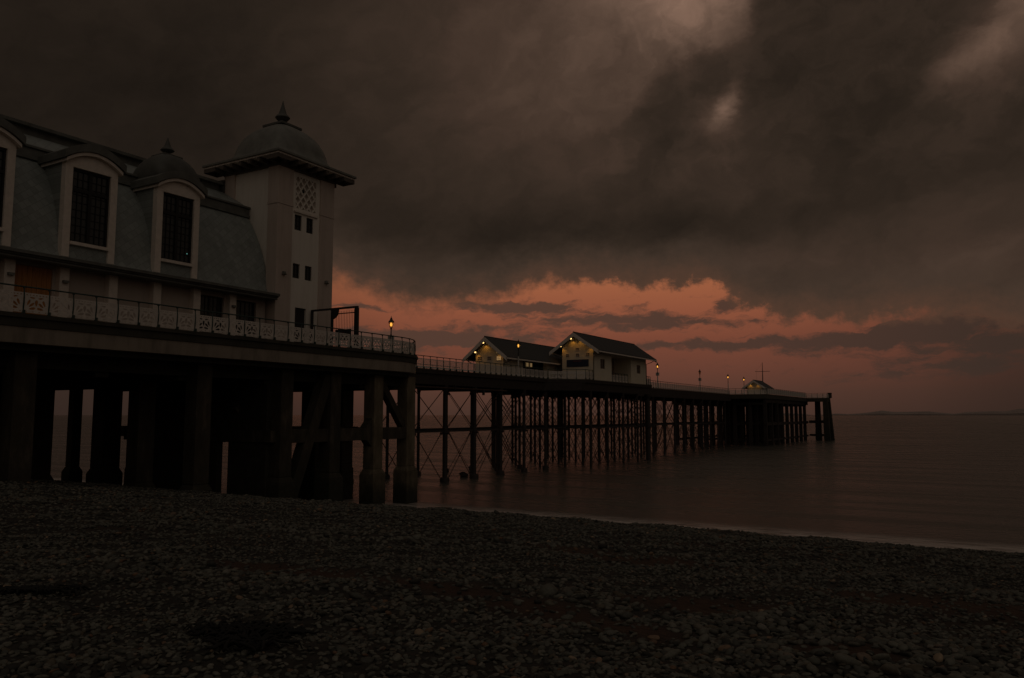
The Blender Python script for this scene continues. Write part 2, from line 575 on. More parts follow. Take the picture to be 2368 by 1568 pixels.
def thing(name, label, cat, loc=(0, 0, 0), group=None):
    o = bpy.data.objects.new(name, None)
    o.empty_display_size = .2
    COL.objects.link(o)
    o.location = loc
    o['label'] = label
    o['category'] = cat
    if group:
        o['group'] = group
    return o


def structure(o, kind='structure', label=None):
    o['kind'] = kind
    if label:
        o['label'] = label
    return o


def link_copy(src, parent, loc, rotz=0.0, scale=(1, 1, 1), name=None):
    o = src.copy()
    if name:
        o.name = name
    COL.objects.link(o)
    o.parent = parent
    o.location = loc
    o.rotation_euler = (0, 0, rotz)
    o.scale = scale
    return o


def holes_panel(mb, place, u0, u1, v0, v1, holes, depth):
    """A wall face with rectangular openings and their reveals. place(u, v, d) -> point, d inward."""
    us = sorted({u0, u1, *[h[0] for h in holes], *[h[1] for h in holes]})
    vs = sorted({v0, v1, *[h[2] for h in holes], *[h[3] for h in holes]})
    for i in range(len(us) - 1):
        for j in range(len(vs) - 1):
            cu, cv = (us[i] + us[i + 1]) / 2, (vs[j] + vs[j + 1]) / 2
            if any(h[0] < cu < h[1] and h[2] < cv < h[3] for h in holes):
                continue
            mb.quad(place(us[i], vs[j], 0), place(us[i + 1], vs[j], 0), place(us[i + 1], vs[j + 1], 0), place(us[i], vs[j + 1], 0))
    for a, b, c, d in holes:
        for (p, q) in (((a, c), (b, c)), ((b, c), (b, d)), ((b, d), (a, d)), ((a, d), (a, c))):
            mb.quad(place(*p, 0), place(*q, 0), place(*q, depth), place(*p, depth))
    return mb


# ------------------------------------------------------------------ ground, beach, sea, far coast
def beach_z(y):
    ys = [-400, -60, -20, -8, 0, 9, 18, 27, 33.6, 37.5, 41.4, 47, 60, 90, 140]
    zs = [9.0, 7.5, 6.0, 5.2, 4.66, 4.12, 3.40, 2.30, 1.20, .56, -.03, -.85, -2.0, -3.0, -4.0]
    return np.interp(y, ys, zs)


def wave(x, y):
    return (.045 * np.sin(x * .9 + 1.3 * np.sin(y * .35)) * np.sin(y * .55 + .4 * x) + .03 * np.sin(x * 2.1 + y * 1.3)
            + .02 * np.sin(3.7 * x - 2.9 * y) + .05 * np.sin(x * .23 + 2) * np.sin(y * .2))


def beach_h(x, y):
    lane = np.where(y > 36, .5, 1.0)
    return beach_z(y) + wave(x, y) * lane + .10 * np.sin(x * .16 + .5) * np.clip((y - 36) / 6, 0, 1)


def sheet(xs, ys, h, name, material):
    X, Y = np.meshgrid(xs, ys)
    Z = h(X, Y)
    nx, ny = len(xs), len(ys)
    co = np.stack([X, Y, Z], -1).reshape(-1, 3)
    idx = np.arange(nx * ny).reshape(ny, nx)
    quads = np.stack([idx[:-1, :-1], idx[:-1, 1:], idx[1:, 1:], idx[1:, :-1]], -1).reshape(-1, 4)
    me = bpy.data.meshes.new(name)
    me.from_pydata(co.tolist(), [], quads.tolist())
    for p in me.polygons:
        p.use_smooth = True
    me.materials.append(MATS[material])
    o = bpy.data.objects.new(name, me)
    COL.objects.link(o)
    return o


def beach_mat(T, b, pos):
    vor = T.node('ShaderNodeTexVoronoi')
    T.put(vor.inputs['Vector'], pos)
    vor.inputs['Scale'].default_value = 11.0
    n = T.noise(pos, .35, 5, .6)
    sand = T.m('ADD', T.node('ShaderNodeAttribute', attribute_name='sand').outputs['Fac'], T.m('MULTIPLY', T.smooth(n, .52, .66), .35), clamp=True)
    stones = T.mix(.5, T.ramp(vor.outputs['Color'], [(.2, (.018, .017, .014)), (.8, (.05, .047, .039))]), (.025, .022, .018))
    T.put(b.inputs['Base Color'], T.mix(sand, stones, T.ramp(T.noise(pos, 6, 5, .6), [(.3, (.045, .025, .016)), (.7, (.072, .040, .026))])))
    bp = T.node('ShaderNodeBump')
    bp.inputs['Strength'].default_value = .8
    bp.inputs['Distance'].default_value = .05
    T.put(bp.inputs['Height'], T.m('ADD', T.m('MULTIPLY', vor.outputs['Distance'], -1.0), T.m('MULTIPLY', T.noise(pos, 40, 3, .6), .3)))
    T.l.new(bp.outputs[0], b.inputs['Normal'])


mat('beach', (.06, .055, .045), .8, build=beach_mat, spec=.3)
# bare sand: a few long patches where the shingle thins out
def sandy(x, y):
    n = np.sin(x * .55 + 1.7 * np.sin(y * .4 + 1)) * np.sin(y * .9 + .8 * np.sin(x * .6)) + .5 * np.sin(2.3 * x + 1.1 * y) * np.sin(1.7 * y - .6 * x + 1)
    # spots given along / across the slope
    a = np.zeros_like(x)
    for cx, cy, rx, ry in ((-6.8, 7.3, 1.0, .30), (-5.3, 7.5, 1.0, .32), (-3.9, 7.1, .85, .42), (-3.0, 6.9, .65, .32), (-2.7, 8.4, 1.1, .45), (-.6, 10.4, 1.5, .7), (-8.6, 7.7, 1.2, .4), (-1.1, 7.1, .5, .25), (2.0, 12.0, 1.6, .9), (-5.5, 12.5, 2.2, .7)):
        a = np.maximum(a, np.exp(-(((x - cx) / rx) ** 2 + ((y - cy) / ry) ** 2)))
    return a + .18 * n


xs = np.concatenate([[-2500, -900, -400, -220, -140, -100], np.arange(-80, -12, .6), np.arange(-12, 6, .2), np.arange(6, 40.1, .6), [50, 70, 110, 180, 300, 700, 2500]])
ys = np.concatenate([[-400, -120, -60, -30, -18], np.arange(-10, 2, .5), np.arange(2, 14, .2), np.arange(14, 52.1, .4), [56, 64, 76, 90, 110, 140]])
bo = sheet(xs, ys, beach_h, 'beach', 'beach')
bc = np.array([v.co[:2] for v in bo.data.vertices])
bo.data.attributes.new('sand', 'FLOAT', 'POINT').data.foreach_set('value', np.clip(sandy(bc[:, 0], bc[:, 1]) * 1.6 - .3, 0, 1).astype(np.float32))
structure(bo, label='dark shingle beach sloping down to the sea')


def pebble_mat(T, b, pos):
    at = T.node('ShaderNodeAttribute', attribute_name='tint')
    f = at.outputs['Fac']
    col = T.ramp(f, [(0.0, (.026, .025, .021)), (.25, (.074, .075, .063)), (.60, (.130, .128, .103)), (.83, (.178, .173, .140)),
                     (.91, (.10, .080, .052)), (.96, (.21, .20, .168)), (.985, (.17, .09, .05)), (1.0, (.36, .27, .18))])
    n = T.noise(pos, 35, 4, .6)
    T.put(b.inputs['Base Color'], T.mix(1.0, col, T.ramp(n, [(.3, .65), (.7, 1.1)]), 'MULTIPLY'))


mat('pebble', (.1, .1, .08), .62, build=pebble_mat, spec=.35)


def ico(sub):
    bm = bmesh.new()
    bmesh.ops.create_icosphere(bm, subdivisions=sub, radius=1)
    v = np.array([x.co[:] for x in bm.verts])
    f = np.array([[x.index for x in q.verts] for q in bm.faces])
    bm.free()
    return v, f


def pebbles():
    rng = np.random.default_rng(3)
    V, F, Tn = [], [], []
    off = 0
    h = R(30.5)
    spec_ = [(2.6, 8.0, 340, 2, (.018, .062)), (8.0, 14.0, 190, 1, (.022, .066)), (14.0, 26.0, 75, 1, (.030, .085)), (26.0, 46.0, 34, 1, (.044, .105))]
    for d0, d1, dens, sub, (s0, s1) in spec_:
        n = int(dens * (d1 - d0) * (d0 + d1) * .5 * 1.62)
        dep = np.sqrt(rng.uniform(d0 ** 2, d1 ** 2, n))
        lat = rng.uniform(-.81, .81, n) * dep
        x = lat * math.cos(h) - dep * math.sin(h)
        y = lat * math.sin(h) + dep * math.cos(h)
        k = (y < 42.2) & (rng.uniform(0, 1, n) > np.clip(sandy(x, y) * 1.7 - .35, 0, .80) * (d0 < 20))
        x, y = x[k], y[k]
        n = len(x)
        bv, bf = ico(sub)
        nv = len(bv)
        s = s0 + (s1 - s0) * rng.beta(1.3, 3.0, n) * (.8 + .35 * np.sin(y * 1.15 + .7 * np.sin(x * .35)) + .15 * np.sin(x * .8 + y * 2.1))
        s = np.maximum(s, s0 * .8)
        big = rng.uniform(0, 1, n) > .985
        s[big] *= 1.7
        sc = np.stack([s * rng.uniform(.85, 1.35, n), s * rng.uniform(.65, 1.0, n), s * rng.uniform(.28, .58, n)], -1)
        sh_ = bv[None] * (1 + .16 * np.sin(bv[None] @ rng.normal(0, 1.6, (n, 3, 3)) + rng.uniform(0, 6, (n, 1, 3))))
        P = sh_ * sc[:, None, :]
        az_, tx, ty = rng.uniform(0, 6.28, n), rng.normal(0, .30, n), rng.normal(0, .30, n)

        def rot(P, a, i, j):
            c, s_ = np.cos(a)[:, None], np.sin(a)[:, None]
            A, B = P[..., i].copy(), P[..., j].copy()
            P[..., i] = c * A - s_ * B
            P[..., j] = s_ * A + c * B
        rot(P, tx, 1, 2)
        rot(P, ty, 0, 2)
        rot(P, az_, 0, 1)
        z = beach_h(x, y) + sc[:, 2] * rng.uniform(-.1, .75, n)
        P += np.stack([x, y, z], -1)[:, None, :]
        V.append(P.reshape(-1, 3))
        F.append((bf[None] + (off + np.arange(n) * nv)[:, None, None]).reshape(-1, 3))
        Tn.append(np.repeat(rng.uniform(0, 1, n), nv))
        off += n * nv
    V, F, Tn = np.concatenate(V), np.concatenate(F), np.concatenate(Tn)
    me = bpy.data.meshes.new('pebbles')
    me.vertices.add(len(V))
    me.vertices.foreach_set('co', V.astype(np.float32).ravel())
    me.loops.add(F.size)
    me.loops.foreach_set('vertex_index', F.astype(np.int32).ravel())
    me.polygons.add(len(F))
    me.polygons.foreach_set('loop_start', np.arange(0, F.size, 3, dtype=np.int32))
    me.polygons.foreach_set('use_smooth', np.ones(len(F), dtype=bool))
    at = me.attributes.new('tint', 'FLOAT', 'POINT')
    at.data.foreach_set('value', Tn.astype(np.float32))
    me.update(calc_edges=True)
    me.materials.append(MATS['pebble'])
    o = bpy.data.objects.new('pebbles', me)
    COL.objects.link(o)
    structure(o, 'stuff', 'grey and brown rounded pebbles covering the beach')


pebbles()


def sea_mat(T, b, pos):
    x, y, z = T.sep(pos)
    # long, low swell smoothed by time: ripples stretched along the shore
    p1 = T.noise(T.v('MULTIPLY', pos, (.05, .32, 1)), 1.0, 5, .6)
    p2 = T.noise(T.v('MULTIPLY', pos, (1.3, 2.6, 1)), 1.0, 4, .6)
    bp = T.node('ShaderNodeBump')
    bp.inputs['Strength'].default_value = 1.0
    bp.inputs['Distance'].default_value = .30
    T.put(bp.inputs['Height'], T.m('ADD', T.m('MULTIPLY', p1, .12), T.m('MULTIPLY', p2, .62)))
    T.l.new(bp.outputs[0], b.inputs['Normal'])
    slick = T.smooth(T.noise(T.v('MULTIPLY', pos, (.022, .30, 1)), 1.0, 5, .62), .35, .68)
    T.put(b.inputs['Roughness'], T.m('MULTIPLY_ADD', slick, .14, .20))
    bp.inputs['Strength'].default_value = 1.0
    # thin wash of foam where the water meets the shingle
    wob = T.m('MULTIPLY_ADD', T.noise(T.v('MULTIPLY', pos, (.22, .1, 1)), 1.0, 5, .65), 1.6, -.8)
    e = T.m('SUBTRACT', T.m('ADD', y, wob), 42.2)
    foam = T.m('MULTIPLY', T.smooth(e, 4.4, 1.1), T.smooth(T.noise(T.v('MULTIPLY', pos, (.35, 2.2, 1)), 1.3, 5, .65), .30, .62))
    e2 = T.m('SUBTRACT', e, 3.2)
    foam2 = T.m('MULTIPLY', T.m('MULTIPLY', T.smooth(e2, 1.2, .0), T.smooth(e2, -1.0, 0)), T.smooth(T.noise(T.v('MULTIPLY', pos, (.10, 1.1, 1)), 1.0, 4, .6), .50, .72))
    fm = T.m('ADD', T.m('MULTIPLY', foam, 1.0), T.m('MULTIPLY', foam2, .25))
    T.put(b.inputs['Base Color'], T.mix(fm, (.095, .090, .075), (.74, .67, .61)))
    T.put(b.inputs['Specular IOR Level'], T.m('MULTIPLY_ADD', fm, -.25, .32))


mat('sea', (.02, .02, .02), .2, build=sea_mat)
mb = MB()
mb.quad((-30000, 41.0, 0), (30000, 41.0, 0), (30000, 30000, 0), (-30000, 30000, 0))
structure(mb.build('sea', 'sea'), label='smooth dark sea at dusk')

# far coast low on the right-hand horizon
def coast():
    rng = random.Random(5)
    d = 15000.0
    mb = MB()
    prev = None
    n = 70
    for i in range(n + 1):
        a = 14 + (62 - 14) * i / n                       # degrees right of the pier view
        k = i / n
        hgt = (30 + 95 * max(0, min(1, (a - 19) / 22)) ** 1.2 + 22 * math.sin(a * .8) + 14 * math.sin(a * 2.3 + 1) + 6 * math.sin(a * 5.1)) * min(1, i / 9)
        b = R(a - 30.5)
        pts = []
        for dd, hh in ((d, -12), (d, hgt * .35 + 2), (d + 900, hgt), (d + 2200, hgt * .6), (d + 3500, -12)):
            pts.append((dd * math.sin(b), dd * math.cos(b), max(-12, hh)))
        if prev:
            for j in range(len(pts) - 1):
                mb.quad(prev[j], pts[j], pts[j + 1], prev[j + 1])
        prev = pts
    structure(mb.build('hills', 'coast', smooth='all'), label='faint low coast on the horizon at the right')


coast()

# ------------------------------------------------------------------ concrete platform under the pavilion
DK = 10.4                                               # deck level of the whole pier
plat = thing('concrete_platform', 'dark concrete platform on thick columns carrying the domed pavilion', 'pier platform', (-46.8, 30, 0))


def rounded_outline(inset=0.0):
    pts = [(-34 - inset, -30.0)]
    for i in range(13):
        t = R(90 * i / 12)
        pts.append((-39 + (5 - inset) * math.cos(t), 42.8 + (5 - inset) * math.sin(t)))
    for i in range(13):
        t = R(90 + 90 * i / 12)
        pts.append((-54.6 + (5 - inset) * math.cos(t), 42.8 + (5 - inset) * math.sin(t)))
    pts.append((-59.6 + inset, -30.0))
    return pts


MB().prism(rounded_outline(-.10), 'z', DK - .18, DK).prism(rounded_outline(.0), 'z', DK - .54, DK - .18).build('deck_edge', 'dark_coping', plat)
MB().prism(rounded_outline(.06), 'z', DK - 1.24, DK - .54).build('stone_band', 'stone_band', plat, bevel=.02)
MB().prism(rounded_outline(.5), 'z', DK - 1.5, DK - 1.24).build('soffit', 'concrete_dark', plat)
FRONT_Y = [4.0, 8.8, 13.4, 18.0, 22.6, 27.1, 32.9, 37.0, 41.15, 44.85]
ROWS_X = [-35.5, -40.3, -45.0, -49.8, -54.4, -58.6]


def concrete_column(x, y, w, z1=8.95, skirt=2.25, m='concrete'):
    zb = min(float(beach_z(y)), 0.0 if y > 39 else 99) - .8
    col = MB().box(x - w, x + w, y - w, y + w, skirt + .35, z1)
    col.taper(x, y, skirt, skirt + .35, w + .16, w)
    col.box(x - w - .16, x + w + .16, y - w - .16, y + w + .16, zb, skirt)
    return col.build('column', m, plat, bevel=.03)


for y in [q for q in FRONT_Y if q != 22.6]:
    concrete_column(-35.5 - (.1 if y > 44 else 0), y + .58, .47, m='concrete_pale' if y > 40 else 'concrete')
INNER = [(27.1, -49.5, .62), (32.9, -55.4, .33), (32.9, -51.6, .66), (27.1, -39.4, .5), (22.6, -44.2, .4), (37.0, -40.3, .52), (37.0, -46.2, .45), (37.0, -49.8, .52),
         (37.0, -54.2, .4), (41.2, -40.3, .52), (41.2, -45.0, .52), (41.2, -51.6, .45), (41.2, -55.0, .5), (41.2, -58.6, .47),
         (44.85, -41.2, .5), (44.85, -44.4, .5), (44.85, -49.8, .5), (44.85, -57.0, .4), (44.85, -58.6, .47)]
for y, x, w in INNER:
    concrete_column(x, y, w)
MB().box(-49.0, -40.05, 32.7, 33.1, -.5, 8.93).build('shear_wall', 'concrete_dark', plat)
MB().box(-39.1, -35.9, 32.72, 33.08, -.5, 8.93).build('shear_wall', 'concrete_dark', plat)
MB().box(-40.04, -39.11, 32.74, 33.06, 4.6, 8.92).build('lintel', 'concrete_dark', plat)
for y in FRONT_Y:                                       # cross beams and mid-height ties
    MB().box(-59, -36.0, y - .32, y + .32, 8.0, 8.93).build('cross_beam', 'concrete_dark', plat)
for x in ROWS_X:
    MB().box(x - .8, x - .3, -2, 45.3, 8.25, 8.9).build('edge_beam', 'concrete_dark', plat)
for x in ROWS_X:
    MB().box(x - .3, x + .3, 33.2 if x > -50 else 37.0, 45.9 if x > -36 else 45.3, 4.55, 5.35).build('tie_beam', 'concrete', plat)
for y in FRONT_Y[6:]:
    MB().box(-58.6 if y > 33 else -49, -35.4, y - .28, y + .28, 4.62, 5.30).build('tie_beam', 'concrete', plat)
# raking struts seen between the front columns
for p, q, w in (((-35.5, 37.1, 8.7), (-35.5, 34.2, 1.3), .72), ((-35.6, 42.5, 8.4), (-35.6, 45.0, 5.4), .5),
                ((-38.5, 34.6, 8.6), (-38.5, 32.6, 6.4), .5)):
    MB().beam(p, q, w, w).build('strut', 'concrete', plat, bevel=.02)
# haunches where ties meet the columns
for y in (41.73,):
    MB().prism([(y - .47, 5.3), (y - .47, 6.0), (y - 1.1, 5.3)], 'x', -35.78, -35.22).build('haunch', 'concrete', plat)
    MB().prism([(y - .47, 4.6), (y - 1.0, 4.6), (y - .47, 4.1)], 'x', -35.78, -35.22).build('haunch', 'concrete', plat)

# ------------------------------------------------------------------ pavilion
pav = thing('pavilion', 'white domed seaside pavilion with slate mansard roof, curved dormers and stair tower', 'pavilion', (-46.8, 20, DK))
PX0, PX1 = -54.4, -39.25                               # left and right walls
PYA, PYB = -6.0, 37.5
wall = MB()
# right wall with openings for the timber door and the windows near the tower
holes = [(19.7, 21.8, 10.45, 13.4), (30.35, 32.15, 11.0, 13.3), (32.9, 34.65, 10.6, 13.3)]
holes_panel(wall, lambda u, v, d: (PX1 - d, u, v), PYA, 35.4, DK, 13.75, holes, .25)
wall.box(PX0, PX0 + .2, PYA, 35.4, DK, 13.75)
wall.box(PX0, PX1 - .3, PYA, PYA + .2, DK, 19)
wall.box(-50.2, -43.6, PYB - .2, PYB, DK, 21.3)
wall.build('wall', 'pavilion_wall', pav)
for i in range(16):
    y = 32.53 - 2.585 * i
    if y > PYA:
        MB().box(PX1 - .05, PX1 + .40, y - .24, y + .24, DK, 13.62).box(PX1 - .02, PX1 + .44, y - .29, y + .29, DK, DK + .5).build('pilaster', 'trim_white', pav, bevel=.015)
        if i in (4, 5, 0):
            MB().box(PX1 + .40, PX1 + .58, y - .13, y + .13, 12.72, 12.84).build('wall_light', 'lead_grey', pav)
dr = MB()
for k in range(9):
    a = 19.7 + 2.1 * k / 9
    dr.box(PX1 - .12, PX1 - .06, a + .006, a + 2.1 / 9 - .006, 10.45, 13.38)
dr.build('door', 'orange_timber', pav)


def glazed(parent, x, y0, y1, z0, z1, cols, rows, name='window', thick=None, mid=True, glass='window_glass', bar='dark_timber', transom=None):
    """window facing +X, glass at x: its bars with the pane as a child"""
    f = MB()
    fw = .07
    f.box(x - .02, x + .06, y0, y0 + fw, z0, z1).box(x - .02, x + .06, y1 - fw, y1, z0, z1)
    f.box(x - .02, x + .058, y0 + fw, y1 - fw, z0, z0 + fw).box(x - .02, x + .058, y0 + fw, y1 - fw, z1 - fw, z1)
    for i in range(1, cols):
        yy = y0 + (y1 - y0) * i / cols
        w = .055 if (mid and i * 2 == cols) else .016
        f.box(x - .02, x + (.05 if w > .02 else .025), yy - w, yy + w, z0 + fw, z1 - fw)
    for i in range(1, rows):
        zz = z0 + (z1 - z0) * i / rows
        f.box(x - .018, x + .022, y0 + fw, y1 - fw, zz - .014, zz + .014)
    if transom:
        f.box(x - .02, x + .054, y0 + fw, y1 - fw, transom - .05, transom + .05)
    fr = f.build(name, bar, parent)
    return fr, MB().box(x - .03, x - .022, y0, y1, z0, z1).build('pane', glass, fr)


glazed(pav, PX1 - .2, 30.35, 32.15, 11.0, 13.3, 6, 4)
glazed(pav, PX1 - .2, 32.9, 34.65, 10.6, 13.3, 5, 4)
MB().tube([(PX1 + .35, 27.55, 13.5), (PX1 + .3, 27.55, 13.3), (PX1 + .1, 27.55, 13.0), (PX1 + .1, 27.55, DK)], .055, 8).build('downpipe', 'lead_grey', pav, smooth=True)

# mansard roof: bell-curved slope, fascia, shallow upper slope and raised ridge
prof = [(-38.62, 13.88), (-39.15, 13.98), (-39.33, 14.35), (-39.42, 15.1), (-39.56, 15.8), (-39.78, 16.5), (-40.08, 17.2), (-40.45, 17.95), (-40.88, 18.65), (-41.3, 19.22)]
CXP = -46.83
roof = MB()
left = [(2 * CXP - x, z) for x, z in reversed(prof)]
poly = prof + left
roof.prism(poly, 'y', PYA - .3, 35.56)
roof.prism([(-43.6, 13.9), (-43.6, 19.2), (-50.1, 19.2), (-50.1, 13.9)], 'y', 35.57, PYB + .2)
roof.build('roof', 'slate', pav, smooth=True)
MB().box(-41.62, -41.16, PYA - .3, 35.6, 19.22, 19.38).box(-41.62, -41.24, PYA - .3, 35.6, 19.38, 19.82).box(-41.62, -41.12, PYA - .3, 35.6, 19.82, 19.95).build('fascia', 'lead_mid', pav, bevel=.015)
up_ = [(-41.3, 19.9), (-43.75, 21.32), (2 * CXP + 43.75, 21.32), (2 * CXP + 41.3, 19.9), (2 * CXP + 41.3, 19.3), (-41.3, 19.3)]
MB().prism(up_, 'y', PYA - .3, 35.58).build('upper_roof', 'slate', pav)
ridge = MB().box(-43.95, 2 * CXP + 43.95, PYA, 35.3, 21.2, 21.78)
ridge.prism([(-43.6, 21.78), (-43.6, 21.96), (CXP, 22.5), (2 * CXP + 43.6, 21.96), (2 * CXP + 43.6, 21.78)], 'y', PYA - .3, 35.32)
ridge.build('ridge_lantern', 'lead_mid', pav)
g = MB().box(-39.4, -38.1, PYA - .3, 35.45, 13.62, 13.84).box(-38.9, -38.18, PYA - .3, 35.44, 13.5, 13.62).box(-38.2, -37.98, PYA - .3, 35.46, 13.70, 13.88)
g.build('gutter', 'lead_mid', pav, bevel=.02)


def dormer(yc):
    X = -39.02

    def arch(t, lo, hi, w):
        # segmental head
        k = max(0.0, 1 - abs(t / w) ** 2.0)
        return lo + (hi - lo) * k
    n = 18
    W_ = 1.40
    ZB, ZT0, ZT1 = 14.1, 18.80, 14.92
    head = [(yc - W_, 18.74)] + [(yc + W_ * (-1 + 2 * i / n), arch(W_ * (-1 + 2 * i / n), 18.95, 19.50, 1.45)) for i in range(n + 1)] + [(yc + W_, 18.74)]
    f = MB()
    f.box(X - .40, X, yc - W_, yc - 1.02, ZB, 18.74)
    f.box(X - .40, X, yc + 1.02, yc + W_, ZB, 18.74)
    f.prism(head, 'x', X - .40, X)
    d = f.build('dormer', 'trim_white', pav, bevel=.012)
    for sg_ in (-1, 1):                                   # slate-hung cheeks running back to the slope
        ya, yb = (yc - W_ + .02, yc - W_ + .18) if sg_ < 0 else (yc + W_ - .18, yc + W_ - .02)
        MB().prism([(X - .401, ZB + .05), (X - .401, 19.0), (-41.5, 19.2), (-41.5, 17.0), (-39.6, ZB + .05)], 'y', ya, yb).build('cheek', 'slate', d)
    MB().box(X - .24, X + .09, yc - 1.02, yc + 1.02, ZT1 - .16, ZT1).build('sill', 'trim_white', d)
    MB().box(X - .3, X - .12, yc - 1.02, yc + 1.02, ZB, ZT1 - .16).build('apron', 'slate', d)
    MB().box(X - .25, X - .235, yc - 1.02, yc + 1.02, ZT1, 18.74).build('pane', 'window_glass', d)
    b = MB()
    x0, x1 = X - .235, X - .14
    b.box(x0, x1, yc - 1.02, yc - .92, ZT1, 18.74).box(x0, x1, yc + .92, yc + 1.02, ZT1, 18.74)
    b.box(x0, x1, yc - .92, yc + .92, ZT1, ZT1 + .1).box(x0, x1, yc - .92, yc + .92, 18.62, 18.74)
    b.box(x0, x1, yc - .085, yc + .085, ZT1 + .1, 18.62).box(x0, x1 - .01, yc - .92, yc + .92, 17.55, 17.72)
    for s in (-1, 1):
        for k in (1, 2):
            yy = yc + s * (.085 + .835 * k / 3)
            b.box(x0, x0 + .05, yy - .014, yy + .014, ZT1 + .1, 18.62)
    for k in range(1, 9):
        zz = ZT1 + .1 + 3.6 * k / 9
        b.box(x0, x0 + .045, yc - .92, yc + .92, zz - .012, zz + .012)
    b.build('window_frame', 'window_bar', d)

    def band(w, lo, hi, thick, xa, xb, ww):
        up2, dn = [], []
        for i in range(31):
            t = -w + 2 * w * i / 30
            zz = arch(t, lo, hi, ww)
            up2.append((yc + t, zz + thick))
            dn.append((yc + t, zz))
        return MB().prism(dn + up2[::-1], 'x', xa, xb)
    band(1.52, 18.90, 19.50, .17, X + .24, -41.4, 1.52).build('cornice', 'trim_white', d)
    band(1.64, 19.05, 19.68, .40, X + .34, -41.9, 1.64).build('dormer_roof', 'lead_mid', d, smooth=True)
    return d


for yc in (28.62, 23.45, 18.25, 13.05, 7.85, 2.65):
    dd_ = dormer(yc)
    if yc == 28.62:
        MB().box(-39.24, -39.23, 29.4, 29.45, 15.5, 15.54).build('small_lamp', 'tiny_led', dd_)


